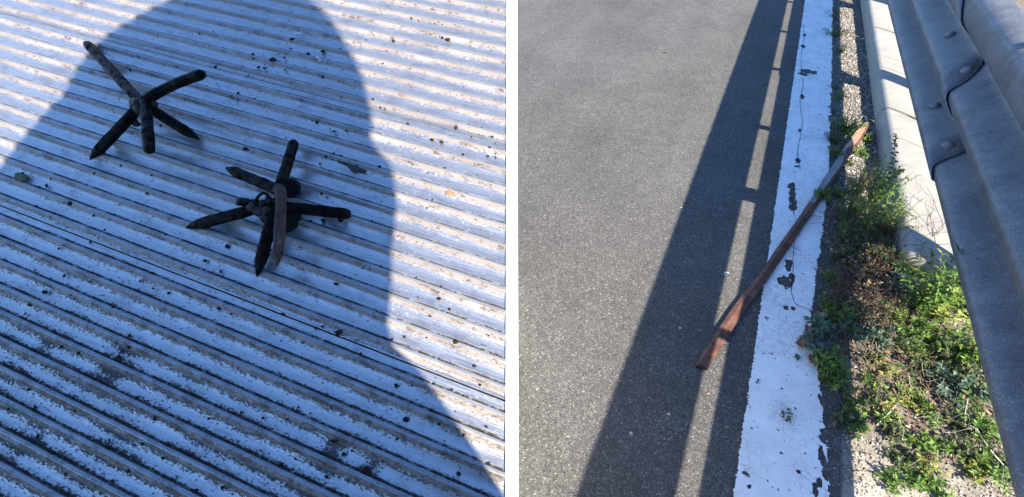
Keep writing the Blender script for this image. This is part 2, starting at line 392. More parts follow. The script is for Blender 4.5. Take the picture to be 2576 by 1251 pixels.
M = dict(
    asphalt=m_asphalt(), paint=m_paint(), flat=m_deck('flat'), rib=m_deck('rib'), side=m_deck('side'),
    steel=m_steel(), steel2=m_steel2(), weld=m_weld(), rust=m_rust(), grey=m_greyrust(), galv=m_galv(), conc=m_concrete(), soil=m_soil(),
    white=m_simple('gap_filler_white', (.82, .82, .81), .6, var=.05, scale=30),
    tan=m_simple('sunlit_tip_rust', (.42, .25, .165), .7, var=.6, scale=110, bump=.001), black=m_simple('black_rubber', (.008, .008, .009), .6, var=.3, spec=.08),  # first: lighter rust, sunlight on the bar tip put into its colour
    dark=m_simple('dark_joint', (.025, .023, .021), .9, var=.4, scale=200, spec=.08),
    putty=m_simple('dark_putty', (.05, .052, .05), .85, var=.4, scale=160, bump=.0006, spec=.08),
    moss=m_simple('dry_moss', (.12, .115, .06), .9, var=.5, scale=300, bump=.002),
    crumb=m_simple('dark_crumb', (.025, .021, .018), .9, var=.5, scale=400, bump=.001, spec=.08),
    curl=m_simple('metal_curl', (.45, .46, .47), .4, .6, var=.3, scale=200),
    cyan=m_simple('pale_plastic', (.42, .66, .72), .4, var=.1, scale=200),
    jacket=m_simple('dark_cloth', (.03, .035, .05), .9), skin=m_simple('skin', (.45, .26, .19), .6, var=.1),
    post=m_simple('post_steel', (.26, .265, .28), .5, .4),
    gravel=m_island('gravel', [(0, (.06, .056, .05)), (.35, (.14, .128, .11)), (.7, (.24, .22, .19)), (1, (.42, .39, .34))], .85, spec=.25, bump=.0004),
    sand=m_island('pale_gravel', [(0, (.13, .115, .095)), (.4, (.32, .29, .24)), (1, (.55, .51, .44))], .9, spec=.2, bump=.0004),
    leafA=m_island('fresh_leaf', [(0, (.045, .095, .016)), (.5, (.095, .18, .028)), (1, (.20, .29, .05))], .5, .35),
    leafB=m_island('dull_leaf', [(0, (.028, .045, .018)), (.5, (.052, .085, .028)), (.85, (.11, .13, .05)), (1, (.20, .15, .07))], .6, .25),
    leafC=m_island('bluish_leaf', [(0, (.045, .085, .055)), (.5, (.075, .125, .085)), (1, (.12, .18, .13))], .55, .2),
    leafY=m_island('yellowing_leaf', [(0, (.11, .16, .03)), (.5, (.22, .27, .05)), (.85, (.34, .32, .08)), (1, (.38, .27, .09))], .6, .35),
    dry=m_island('dry_stalk', [(0, (.09, .06, .04)), (.5, (.22, .15, .09)), (1, (.40, .31, .2))], .8, .1),
    twig=m_simple('dark_twig', (.07, .04, .03), .8, var=.4, scale=100),
    straw=m_simple('bleached_stalk', (.48, .43, .34), .7, var=.2, scale=100),
    stem=m_simple('green_stem', (.10, .15, .05), .6, var=.3, scale=60),
    dead=m_simple('dead_leaf', (.27, .15, .09), .8, var=.45, scale=120, bump=.001),
    litter=m_island('leaf_litter', [(0, (.05, .03, .02)), (.5, (.17, .10, .06)), (1, (.34, .24, .15))], .85, .1),
)

# ------------------------------------------------------------------ ground and road
g = mesh('ground', [(-250, -250, -.03), (250, -250, -.03), (250, 250, -.03), (-250, 250, -.03)], [(0, 1, 2, 3)], M['soil'])
tag(link('ground', g), 'flat brown ground beyond the road', kind='structure')
ROAD_R = .60
me = mesh('road', [P3(-9, -60), P3(ROAD_R, -60), P3(ROAD_R, 120), P3(-9, 120)], [(0, 1, 2, 3)], M['asphalt'])
tag(link('road', me), 'grey asphalt carriageway crossed by the rail shadow', kind='structure')
# verge: an uneven soil strip right of the carriageway
def verge_z(s, a):
    edge = np.clip((s - ROAD_R + .03) / .05, 0, 1)
    return -.004 - .006 * edge + .012 * edge * (fbm(s * 9, a * 9) + .2) + .006 * fbm(s * 40, a * 40) * edge + .02 * np.clip((s - 1.2) / 1.5, 0, 1) * fbm(s * 2, a * 2)
ss = np.concatenate([np.arange(.56, 1.35, .0125), np.arange(1.35, 4.2, .15)]); aa = np.concatenate([np.arange(-2, .2, .1), np.arange(.2, 2.6, .0125), np.arange(2.6, 7, .03), np.arange(7, 30, .4)])
S_, A_ = np.meshgrid(ss, aa, indexing='ij'); Z_ = verge_z(S_, A_)
V = QD * S_[..., None] + RD * A_[..., None] + np.array([0, 0, 1]) * Z_[..., None]
ni, nj = S_.shape; ii, jj = np.meshgrid(np.arange(ni - 1), np.arange(nj - 1), indexing='ij')
F = np.stack([ii * nj + jj, (ii + 1) * nj + jj, (ii + 1) * nj + jj + 1, ii * nj + jj + 1], -1).reshape(-1, 4)
me = mesh('verge', V.reshape(-1, 3), F, M['soil'], True)
tag(link('verge', me), 'uneven soil verge between the white line and the guardrail', kind='structure')

# white edge line: a thin ragged sheet with holes where the paint has flaked off
WR_A = [-1, .40, .69, .85, 1.14, 1.40, 1.473, 1.97, 2.476, 3.3, 4.2, 5.36, 9]; WR_S = [.59, .585, .582, .575, .548, .512, .505, .535, .557, .566, .568, .568, .57]
rows = [.25]
while rows[-1] < 6.5: rows.append(rows[-1] + .0028 + .0009 * max(0, rows[-1] - .6) ** 1.2)
rows = np.array(rows); cols = np.arange(.322, .600, .0029)
Sg, Ag = np.meshgrid(cols, rows, indexing='ij')
cs, ca_ = (Sg[:-1, :-1] + Sg[1:, 1:]) / 2, (Ag[:-1, :-1] + Ag[1:, 1:]) / 2
nf = fbm(cs * 160, ca_ * 160, 3); nm_ = fbm(cs * 30, ca_ * 30, 4)
keep = cs > .333 + .010 * nf + .006 * nm_
keep &= cs < np.interp(ca_, WR_A, WR_S) - .004 + .016 * nm_ + .012 * nf
chips = [(2033, 182, 22, 5), (2021, 188, 12, 4), (1992, 495, 7, 30), (1995, 520, 9, 14), (1990, 470, 9, 8), (1985, 615, 6, 10), (1984, 668, 9, 14), (1976, 712, 16, 14), (1992, 700, 8, 9), (1977, 776, 6, 4), (1993, 778, 7, 4), (2012, 330, 4, 3),
         (2006, 405, 6, 6), (2003, 420, 5, 2), (2020, 118, 5, 4), (2024, 90, 3, 3), (2018, 245, 5, 5), (2096, 272, 12, 6), (2092, 300, 10, 8), (2100, 200, 8, 4), (2096, 185, 6, 6), (2098, 240, 9, 5), (1875, 1193, 9, 3), (2072, 1010, 9, 12), (2078, 1060, 7, 20),
         (2070, 1100, 9, 16), (2076, 980, 8, 16), (2064, 1140, 7, 18), (2078, 1190, 8, 22), (2060, 1215, 6, 10), (2070, 1160, 6, 14), (2064, 950, 6, 10), (2008, 1188, 5, 3), (1885, 1225, 4, 4), (2060, 1000, 4, 6)]
for (x, y, rx, ry) in chips:
    s0, a0 = sa(x, y); s1, _ = sa(x + rx, y); _, a1 = sa(x, y - ry)
    # distances measured back in screen-free ground units along world X / road direction
    ex = (cs - s0) / (abs(s1 - s0) + .002); ey = (ca_ - a0) / (abs(a1 - a0) + .003)
    keep &= ~((ex + .35 * ey * 0) ** 2 + ey ** 2 < 1 + 2.6 * fbm(cs * 90, ca_ * 60, 3))
peel = (cs > .525) & (ca_ < 1.22) & (fbm(cs * 45, ca_ * 22, 4) > .10 + 3.0 * np.abs(cs - .553))
keep &= ~peel
keep &= ~((fbm(cs * 70 + 9, ca_ * 70, 3) > .285))
ni, nj = Sg.shape; ii, jj = np.nonzero(keep)
F = np.stack([ii * nj + jj, (ii + 1) * nj + jj, (ii + 1) * nj + jj + 1, ii * nj + jj + 1], -1)
# loosen the saw-tooth of the cell edges
Sj = Sg + rng.uniform(-.0008, .0008, Sg.shape); Aj = Ag + rng.uniform(-.0008, .0008, Ag.shape)
V = QD * Sj[..., None] + RD * Aj[..., None] + np.array([0, 0, .0035])
used = np.unique(F); mp = np.zeros(ni * nj, dtype=int); mp[used] = np.arange(len(used))
me = mesh('edge_line', V.reshape(-1, 3)[used], mp[F], M['paint'])
line = tag(link('edge_line', me), 'cracked and flaking white painted edge line', kind='structure')
far = mesh('far', [P3(.334, 6.5, .0035), P3(.568, 6.5, .0035), P3(.57, 60, .0035), P3(.334, 60, .0035)], [(0, 1, 2, 3)], M['paint'])
link('line_far_stretch', far, line)
far = mesh('near', [P3(.334, -30, .0035), P3(.58, -30, .0035), P3(.58, .25, .0035), P3(.334, .25, .0035)], [(0, 1, 2, 3)], M['paint'])
link('line_near_stretch', far, line)
b = MB()
def crack(pts, wd=.0011):
    pts = smooth_path([gz(*p) for p in pts], 8); V = []; n = len(pts)
    for i, p in enumerate(pts):
        t = pts[min(i + 1, n - 1)] - pts[max(i - 1, 0)]; t /= np.linalg.norm(t); s = np.array([t[1], -t[0], 0])
        j = s * rnd.uniform(-.0016, .0016); ww = wd * rnd.uniform(.4, 1.3)
        V += [p + j - s * ww + (0, 0, .0046), p + j + s * ww + (0, 0, .0046)]
    b.add(V, [(2 * i, 2 * i + 1, 2 * i + 3, 2 * i + 2) for i in range(n - 1)])
crack([(1998, 580), (1995, 640), (1993, 690), (1990, 735), (2000, 765), (2018, 775), (2040, 783)], .0014)
crack([(2012, 355), (2020, 348), (2050, 349), (2072, 350)]); crack([(2020, 60), (2022, 100), (2014, 150), (2020, 210), (2012, 260), (2018, 310), (2006, 380), (2012, 430)], .0013)
crack([(2030, 548), (2045, 545), (2066, 547)], .0013); crack([(1990, 500), (1998, 545), (2000, 570)]); crack([(2040, 170), (2080, 172)], .001); crack([(2020, 205), (2060, 208), (2085, 206)], .001)
tag(b.build('paint_crack', M['dark'], line), kind='stuff')

# kerb: three cast blocks, the near one ends broken in the weeds
def kerb_prof():   # (s, z) from the road side up and over
    pts = [(.800, -.02), (.797, .03)]
    for i in range(8):
        an = math.pi * (1 - i / 14.0); pts.append((.797 + .034 + .034 * math.cos(an) * 1.0, .060 + .042 * math.sin(an)))
    pts += [(.862, .104), (.90, .106), (.955, .106), (.985, .104), (.992, .09), (.995, -.02)]
    return pts
kp = kerb_prof()
kerb = empty('kerb', P3(.8, 3, 0)); kinv = kerb.matrix_basis.inverted() if False else Matrix.Translation(Vector(P3(.8, 3, 0))).inverted()
tag(kerb, 'pale rounded concrete kerb in sunlight under the guardrail', 'kerb')
def kerb_block(a0, a1, sk0, sk1, broken=False, seed=0):
    n = max(4, int((a1 - a0) / .02)); V = []
    K = len(kp)
    for i in range(n + 1):
        f_ = i / n
        for j, (s, z) in enumerate(kp):
            a = a0 + (a1 - a0) * f_; sk = (sk0 * (1 - f_) + sk1 * f_) * (s - .88)
            ee = 0
            if j in (K - 3, K - 2): s = s + .006 * fbm(a * 22, seed * 3.3) * 2
            if broken and f_ < .06 and j not in (0, K - 1): ee = .03 * fbm(s * 30, seed + z * 30) - .012 * (1 - f_ / .06) * (z / .1)
            rough = .0012 * fbm(s * 60, a * 60)
            e = min(i, n - i); z2 = z - (.0035 if e == 0 and z > 0 else 0) + rough * (z > 0)
            V.append(P3(s, a + sk + ee, z2))
    F = [(i * K + j, i * K + j + 1, (i + 1) * K + j + 1, (i + 1) * K + j) for i in range(n) for j in range(K - 1)]
    F += [tuple(range(K))[::-1], tuple(n * K + j for j in range(K))]
    o = link('kerb_block', mesh('kerb_block', V, F, M['conc'], True), kerb); o.data.transform(kinv)
    return o
SK = -.80
kerb_block(1.87, 3.166, SK * .5, SK, True, 1)
kerb_block(3.182, 4.616, SK, SK, False, 2); kerb_block(4.632, 6.05, SK, SK, False, 3); kerb_block(6.06, 7.5, SK, SK, False, 4); kerb_block(7.51, 12, SK, SK, False, 5)
b = MB()     # hairline cracks across the blocks
for a0, cw in ((4.02, .0013), (3.80, .0013), (2.83, .001), (3.174, .0034), (4.624, .0034)):
    pts = []
    for i, (s, z) in enumerate(kp[3:-3]):
        for k in range(3):
            f_ = k / 3; s2 = s + (kp[i + 4][0] - s) * f_; z2 = z + (kp[i + 4][1] - z) * f_
            pts.append(P3(s2, a0 + SK * (s2 - .88) * .9 + .012 * fbm(s2 * 40, a0 * 7), z2 + .0012))
    V = []
    for p in pts: V += [p - RD * cw, p + RD * cw]
    b.add(V, [(2 * i, 2 * i + 1, 2 * i + 3, 2 * i + 2) for i in range(len(pts) - 1)])
o = b.build('crack', M['dark'], kerb); o.data.transform(kinv); tag(o, kind='stuff')
# dark broken joint along the back of the kerb and a rough concrete footing behind
b = MB()
for i in range(236):
    a0 = 1.9 + i * .018; s0 = .985 + .012 * fbm(a0 * 14, 3) * 2
    b.add([P3(s0 - .002 + rnd.uniform(-.004, .003), a0, .1065), P3(s0 + .02, a0, .1065), P3(s0 + .02, a0 + .0175, .1065), P3(s0 - .002 + rnd.uniform(-.004, .003), a0 + .0175, .1065)], [(0, 1, 2, 3)])
o = b.build('dirty_joint', M['dark'], kerb); o.data.transform(kinv); tag(o, kind='stuff')

# ------------------------------------------------------------------ guardrail
S_B = .834
prof_k = [(.262, .016), (.266, .004), (.273, 0), (.300, .006), (.352, .080), (.375, .094), (.398, .084), (.432, .014), (.455, 0), (.484, .006), (.546, .082), (.57, .096), (.595, .086), (.638, .014), (.665, 0), (.715, .002), (.742, .010), (.760, .035), (.769, .07), (.772, .10)]
prof = smooth_path([np.array([z, d]) for z, d in prof_k], 4)
def ds(z): return float(np.interp(z, [p[0] for p in prof], [p[1] for p in prof]))
def rail_hit(x, y, z0, z1):
    best = None
    for z in np.linspace(z0, z1, 200):
        s, a = sa(x, y, z); e = abs(s - (S_B + ds(z)))
        if best is None or e < best[0]: best = (e, s, a, z)
    return best[1:]
rail = empty('guardrail', P3(.9, 3, 0)); rinv = Matrix.Translation(Vector(P3(.9, 3, 0))).inverted()
tag(rail, 'grey galvanised three-wave guardrail with a lapped splice above the kerb', 'guardrail')
cut_pts = []
for (x, y, z0, z1) in [(2347, 452, .262, .285), (2355, 419, .285, .31), (2392, 400, .30, .345), (2430, 386, .31, .37), (2390, 277, .44, .46), (2383, 250, .45, .475), (2440, 205, .475, .52), (2501, 166, .50, .56)]:
    s, a, z = rail_hit(x, y, z0, z1); cut_pts.append((z, a))
cut_pts.sort(); print('CUT', [(round(z, 3), round(a, 3)) for z, a in cut_pts])
cz = [c[0] for c in cut_pts]; ca2 = [c[1] for c in cut_pts]
def acut(z):
    a = float(np.interp(z, cz, ca2))
    if z > cz[-1]: a = ca2[-1] + (z - cz[-1]) * 2.6
    return a
def beam(name, f0, f1, off, n=60):
    V = []; K = len(prof)
    for i in range(n + 1):
        f_ = i / n
        for z, d in prof:
            a = f0(z) * (1 - f_) + f1(z) * f_; V.append(P3(S_B + d - off, a, z))
    F = [(i * K + j, (i + 1) * K + j, (i + 1) * K + j + 1, i * K + j + 1) for i in range(n) for j in range(K - 1)]
    o = link(name, mesh(name, V, F, M['galv'], True), rail); o.data.transform(rinv)
    m = o.modifiers.new('s', 'SOLIDIFY'); m.thickness = .003; m.offset = 0
    return o
beam('rail_beam', lambda z: -2.5, lambda z: 3.6, 0)
beam('rail_beam', acut, lambda z: 14, .0105)
def bolt(x, y, z0, z1):
    s, a, z = rail_hit(x, y, z0, z1); e = .004
    dz = ds(z + e) - ds(z - e); T = np.array([0, 0, 2 * e]) + QD * dz; T /= np.linalg.norm(T)
    Nn = np.cross(RD, T); Nn /= np.linalg.norm(Nn)
    if Nn @ QD > 0: Nn = -Nn
    c = P3(S_B + ds(z), a, z) + Nn * .0098
    V = []; rr = [(0.022, -.002), (.022, .003), (.020, .0055), (.014, .0085), (.007, .0100), (.0, .0103)]
    for r_, h in rr:
        for j in range(20):
            an = 2 * math.pi * j / 20; V.append(c + RD * r_ * math.cos(an) * 1.15 + T * r_ * math.sin(an) + Nn * h)
    F = [(i * 20 + j, i * 20 + (j + 1) % 20, (i + 1) * 20 + (j + 1) % 20, (i + 1) * 20 + j) for i in range(5) for j in range(20)]
    o = link('bolt', mesh('bolt', V, F, M['galv'], True), rail); o.data.transform(rinv)
    return c, T, Nn
bolt(2352, 271, .30, .345); bolt(2385, 371, .30, .345); bolt(2391, 92, .48, .54); c, T, Nn = bolt(2432, 182, .48, .54)
b = MB(); cc = c - Nn * .0035 + (-RD) * .026 - T * .004
V = [cc + (RD * math.cos(i * .524) * .012 + T * math.sin(i * .524) * .008) for i in range(12)]; b.add(V, [tuple(range(12))])
o = b.build('slotted_hole', M['dark'], rail); o.data.transform(rinv)
# posts stand behind the beam
for a0 in (-.10, 1.76, 3.50, 5.26, 7.0, 8.8, 10.6):
    b = MB(); ax = (QD, RD, (0, 0, 1))
    b.box(P3(1.035, a0, .34), .006, .10, .76, ax); b.box(P3(1.068, a0 - .05, .34), .06, .006, .76, ax); b.box(P3(1.068, a0 + .05, .34), .06, .006, .76, ax)
    b.box(P3(.968, a0, .46), .122, .09, .16, ax)
    o = b.build('post', M['post'], rail); o.data.transform(rinv)
# upper rail carried on brackets
b = MB(); ax = (QD, RD, (0, 0, 1))
b.box(P3(.90, 5.75, 1.037), .02, 16.5, .290, ax); o = b.build('upper_rail', M['galv'], rail, bevel=.003); o.data.transform(rinv)
for a0, wd in ((-.3, .05), (.62, .05), (1.53, .12), (2.24, .055), (3.14, .05), (3.95, .05), (4.8, .05), (5.7, .05), (6.6, .05), (7.5, .05), (8.5, .05), (9.5, .05)):
    b = MB(); b.box(P3(.918, a0 + .03, .835), .010, wd, .17, (QD, RD, (-.722 * RD[0], -.722 * RD[1], 1))); o = b.build('bracket', M['post'], rail); o.data.transform(rinv)

# ------------------------------------------------------------------ ribbed aluminium deck
deck = empty('ribbed_deck', matrix=DECK)
tag(deck, 'scuffed ribbed aluminium deck of interlocked planks, partly in a person\'s shadow', 'deck')
XR, XL = -.0055, -1.55
def u_at(v, X): return (X + DD * DN[0] - v * D2[0]) / D1[0]
def plank(k0, k1):
    """planking between seam coordinates k0 < k1 (counted in ribs, downwards)"""
    ts = []
    for K in range(int(math.floor(k0)), int(math.ceil(k1)) + 1):
        for t_ in (0, .25, .33, .45, .6, .75, .88, .97):
            kk = K + t_
            if k0 < kk < k1:
                sag = 0 if t_ <= .25 else -.0024 * math.sin(math.pi * (t_ - .25) / .75)
                ts.append((kk, sag))
    gp = .032
    ts = [(k0 + gp, -.009), (k0 + gp, -.0006), (k0 + gp + .02, 0)] + [x for x in ts if k0 + gp + .03 < x[0] < k1 - gp - .03] + [(k1 - gp - .02, 0), (k1 - gp, -.0006), (k1 - gp, -.009)]
    V = []
    for kk, h in ts:
        v = V0 - PITCHR * kk
        for X in (XL, XR): V.append((u_at(v, X), v, h))
    F = [(2 * i, 2 * i + 2, 2 * i + 3, 2 * i + 1) for i in range(len(ts) - 1)]
    me = mesh('plank', V, F, M['flat'], True)
    me.polygons.foreach_set('use_smooth', np.ones(len(me.polygons), dtype=bool))
    return link('plank', me, deck)
def rib(K, parent):
    v0 = V0 - PITCHR * K; H = .0028
    j = [rnd.uniform(-.0002, .0002) for _ in range(4)]
    pr = [(v0 + .0006, -.001, 0), (v0, H * .7, 0), (v0 - .10 * PITCHR, H + j[0], 0), (v0 - .145 * PITCHR, H + j[1], 1), (v0 - .30 * PITCHR, -.0004, 1)]
    V = []; F = []; mi = []
    for v, h, m in pr:
        for X in (XL, XR): V.append((u_at(v, X), v, h))
    for i in range(4): F.append((2 * i, 2 * i + 2, 2 * i + 3, 2 * i + 1)); mi.append(pr[i][2])
    n0 = len(V)
    F.append((1, 3, 5, 7, 9)); mi.append(0); F.append((0, 8, 6, 4, 2)); mi.append(0)
    o = link('rib', mesh('rib', V, F, [M['rib'], M['side']], False, mi), parent)
    return o
seams = [-24.45, -12.45, -.45, 11.55, 23.55, 35.55, 47.55]
for k0, k1 in zip(seams[:-1], seams[1:]):
    pl = plank(k0, k1)
    for K in range(int(math.ceil(k0)), int(math.floor(k1)) + 1):
        if K >= -20: rib(K, pl)
# dark carrier under the planks (closes the joints) and the frame legs
b = MB(); vt, vb_ = rib_v(-24.4), rib_v(47.4)
V = [(u_at(v, X), v, h) for h in (-.009, -.05) for v in (vt, vb_) for X in (XL, XR)]
b.add(V, [(0, 2, 3, 1), (4, 5, 7, 6), (0, 1, 5, 4), (2, 6, 7, 3), (0, 4, 6, 2), (1, 3, 7, 5)])
b.build('underframe', M['dark'], deck)
DI = DECK.inverted()
for (X, Y) in ((-.08, -.75), (-1.45, -.75), (-.08, 1.15), (-1.45, 1.15), (-.08, .2), (-1.45, .2)):
    zt = CAM_H - (DD + DN[0] * X + DN[1] * Y) / DN[2] - .05
    b = MB(); b.box((X, Y, (zt - .0) / 2), .06, .06, zt - .002)
    o = b.build('leg', M['post'], deck); o.data.transform(DI)
# white board added in place of the blank gap between the two halves
def zdeck(X, Y): return CAM_H - (DD + DN[0] * X + DN[1] * Y) / DN[2]
b = MB(); y0, y1 = -.95, 1.30
V = []
for Y in (y0, y1):
    hw = .0053 + .0030 * (Y - .19) / .70
    hw = max(hw, .003)
    for X, Z in ((-hw, 0.001), (hw, 0.001), (hw, zdeck(0, Y) + .004), (-hw, zdeck(0, Y) + .004)): V.append((X, Y, Z))
b.add(V, [(0, 1, 2, 3), (4, 7, 6, 5), (0, 4, 5, 1), (1, 5, 6, 2), (2, 6, 7, 3), (3, 7, 4, 0)])
tag(b.build('gap_filler_board', M['white']), 'added narrow white board filling the blank gap between the aluminium deck and the road', 'board')

# ------------------------------------------------------------------ things on the deck
def dmat(x, y, h=0.0):
    p = dk(x, y, h); return DECK @ Matrix.Translation(Vector(p))
def spike(b, pts, r, tip0='point', tip1=None, seed=0, m=0, lumps=0):
    """round bar through pts; the last end is cut to a chisel point"""
    pts = smooth_path(pts, 5); n = len(pts); L = [0]
    for i in range(1, n): L.append(L[-1] + np.linalg.norm(pts[i] - pts[i - 1]))
    T = L[-1]; rads = []; r_ = random.Random(seed)
    # extra stations near the tip
    out = []; rr = []
    for i in range(n): out.append(pts[i]); rr.append(r * (1 + r_.uniform(-.05, .05)))
    if tip0 == 'point':
        cut = T - 2.9 * r
        o2 = []; r2 = []
        for p, q_, l in zip(out, rr, L):
            if l < cut: o2.append(p); r2.append(q_)
        d = (pts[-1] - pts[-2]); d /= np.linalg.norm(d); tip = pts[-1]
        for back, k in ((2.9, 1.0), (2.0, .80), (1.1, .50), (.45, .26), (.0, .05)): o2.append(tip - d * back * r); r2.append(r * k)
        out, rr = o2, r2
    else:
        d = (pts[-1] - pts[-2]); d /= np.linalg.norm(d)
        out += [pts[-1] + d * r * .5, pts[-1] + d * r * .95]; rr += [r * .86, r * .55]
    b.tube(out, rr, 9, True, m, rough=.05, seed=seed)
    for k in range(lumps):
        f_ = r_.uniform(.55, .95); p = pts[int(f_ * (n - 1))] + np.array([r_.uniform(-1, 1), r_.uniform(-1, 1), -.4]) * r
        lump(b, p, r * r_.uniform(.3, .55), r_.random())
def lump(b, p, r, seed=0, m=0, sq=(1, 1, 1)):
    V_, F_ = ico(); r_ = random.Random(seed)
    # one subdivision for a lumpy blob
    V = [v for v in V_]; F = []; cache = {}
    def mid(i, j):
        k = (min(i, j), max(i, j))
        if k not in cache:
            q_ = V[i] + V[j]; q_ = q_ / np.linalg.norm(q_); cache[k] = len(V); V.append(q_)
        return cache[k]
    for a_, b_, c_ in F_:
        x, y, z = mid(a_, b_), mid(b_, c_), mid(c_, a_); F += [(a_, x, z), (x, b_, y), (z, y, c_), (x, y, z)]
    b.add([np.array(p) + v * np.array(sq) * r * (1 + r_.uniform(-.22, .22)) for v in V], F, m)
def D3(x, y, h): return dk(x, y, h)
def caltrop(name, label, hub, spikes, r, extra):
    base = dk(hub[0], hub[1], hub[2]); base[2] = 0
    root = empty(name, matrix=DECK @ Matrix.Translation(Vector(base))); tag(root, label, 'caltrop', 'welded caltrops on the aluminium deck')
    sh = lambda p: np.array(p) - base
    for i, (pts, tip, lm, mt) in enumerate(spikes):
        b = MB(); spike(b, [sh(D3(*p)) for p in pts], r * (.86 if mt == 'steel2' else 1), tip, seed=i * 7 + int(hub[0]), lumps=lm)
        b.build('spike', M[mt], root, False, .0012)
    b = MB(); H = sh(D3(*hub)); r_ = random.Random(int(hub[0]))
    for k in range(24):
        d = np.array([r_.gauss(0, 1), r_.gauss(0, 1), r_.gauss(0, .8)]); d /= np.linalg.norm(d)
        lump(b, H + d * r * r_.uniform(.6, 1.75), r * r_.uniform(.45, .9), r_.random())
    b.build('weld', M['weld'], root, True)
    extra(root, sh)
    return root
RS = .0077
def ex1(root, sh):
    b = MB(); lump(b, sh(D3(343, 312, .018)), .005, 3); lump(b, sh(D3(340, 306, .022)), .004, 4); lump(b, sh(D3(384, 262, .040)), .006, 5); lump(b, sh(D3(372, 238, .045)), .005, 6)
    lump(b, sh(D3(348, 264, .040)), .0105, 9); lump(b, sh(D3(356, 278, .044)), .009, 10)
    b.build('weld_drip', M['weld'], root, True)
caltrop('caltrop', 'black welded caltrop with an upright blunt arm, upper left of the two', (357, 262, .036), [
    ([(358, 262, .036), (213, 104, .0035)], 'point', 0, 'steel'),
    ([(362, 254, .044), (430, 217, .054), (503, 188, .066)], 'blunt', 1, 'steel'),
    ([(352, 268, .036), (225, 403, .0030)], 'point', 0, 'steel'),
    ([(360, 262, .036), (503, 352, .0030)], 'point', 0, 'steel'),
    ([(366, 256, .044), (370, 310, .052), (375, 374, .060)], 'blunt', 0, 'steel')], RS, ex1)
def ex2(root, sh):
    b = MB()
    b.tube([sh(D3(732, 470, .006)), sh(D3(728, 476, .014))], [.0135, .0135], 20); b.tube([sh(D3(716, 545, .002)), sh(D3(716, 548, .013))], [.0215, .0205], 26)
    b.build('rubber_disc', M['black'], root, False, .002)
    b = MB(); pts = [sh(D3(640, 512, .026)), sh(D3(650, 494, .034)), sh(D3(664, 486, .038)), sh(D3(676, 494, .036))]
    b.tube(smooth_path(pts, 4), .0019, 7); pts = [sh(D3(612, 520, .014)), sh(D3(628, 506, .020)), sh(D3(650, 506, .026)), sh(D3(664, 512, .03))]
    b.tube(smooth_path(pts, 4), .0019, 7); b.build('wire_loop', M['steel'], root, True)
    b = MB(); lump(b, sh(D3(606, 508, .007)), .0062, 3); lump(b, sh(D3(616, 506, .008)), .0055, 8)
    lump(b, sh(D3(655, 527, .026)), .0105, 4, sq=(1.5, .9, .8)); lump(b, sh(D3(640, 522, .026)), .009, 5); lump(b, sh(D3(670, 545, .02)), .009, 6)
    lump(b, sh(D3(702, 478, .052)), .0078, 7); b.build('weld_drip', M['weld'], root, True)
caltrop('caltrop', 'black welded caltrop with a rusty arm over a rubber disc, lower right of the two', (688, 520, .030), [
    ([(700, 478, .044), (567, 422, .028)], 'point', 0, 'steel'),
    ([(702, 478, .040), (738, 364, .018)], 'blunt', 0, 'steel'),
    ([(680, 516, .028), (466, 574, .0030)], 'point', 0, 'steel'),
    ([(695, 518, .030), (868, 538, .0075)], 'blunt', 3, 'steel'),
    ([(690, 526, .032), (646, 698, .0030)], 'point', 1, 'steel'),
    ([(700, 474, .050), (708, 500, .054), (697, 672, .030)], 'point', 0, 'steel2')], RS, ex2)

def on_deck(name, label, cat, x, y, build, mt, group=None):
    root_m = dmat(x, y)
    b = MB(); build(b); o = b.build(name, M[mt], None, False); o.matrix_world = root_m
    return tag(o, label, cat, group)
on_deck('putty_smear', 'flat dark grey putty patch on the deck, right of the upper spike', 'smear', 880, 412,
        lambda b: b.add([(math.cos(i * .35) * .0265 * (1 + .25 * math.sin(i * 2.3)), math.sin(i * .35) * .0068 * (1 + .3 * math.cos(i * 1.7)) - math.cos(i * .35) * .0062, .0009) for i in range(18)] + [(math.cos(i * .35) * .028 * (1 + .25 * math.sin(i * 2.3)), math.sin(i * .35) * .0078 * (1 + .3 * math.cos(i * 1.7)) - math.cos(i * .35) * .0062, -.001) for i in range(18)],
                        [tuple(range(18))] + [(i, i + 18, (i + 1) % 18 + 18, (i + 1) % 18) for i in range(18)]), 'putty')
on_deck('moss_lump', 'olive lump of dry moss at the left side of the deck', 'moss', 57, 449, lambda b: [lump(b, (rnd.uniform(-.009, .009), rnd.uniform(-.003, .003), .003), rnd.uniform(.003, .0055), k) for k in range(8)], 'moss')
for x, y, lab in ((795, 154, 'pale curled metal shaving lying on a rib, lower of the two near the top'), (750, 83, 'dark curled shaving below the top edge of the deck')):
    on_deck('metal_shaving', lab, 'shaving', x, y, lambda b: b.tube([(math.cos(t) * .0085, math.sin(t) * .0055 * (1 if y > 100 else -1), .003) for t in np.linspace(-.4, 2.0, 9)], [.0008, .0016, .002, .0022, .0022, .0022, .002, .0015, .0007], 7), 'curl')
on_deck('dry_leaf_scrap', 'small brown leaf scrap on the sunlit planks at right', 'leaf scrap', 1133, 487, lambda b: b.add([(-.009, 0, .001), (-.004, .004, .003), (.004, .0035, .0016), (.009, -.001, .003), (.003, -.004, .001), (-.005, -.003, .0022)], [(0, 1, 2, 3, 4, 5)]), 'dead')
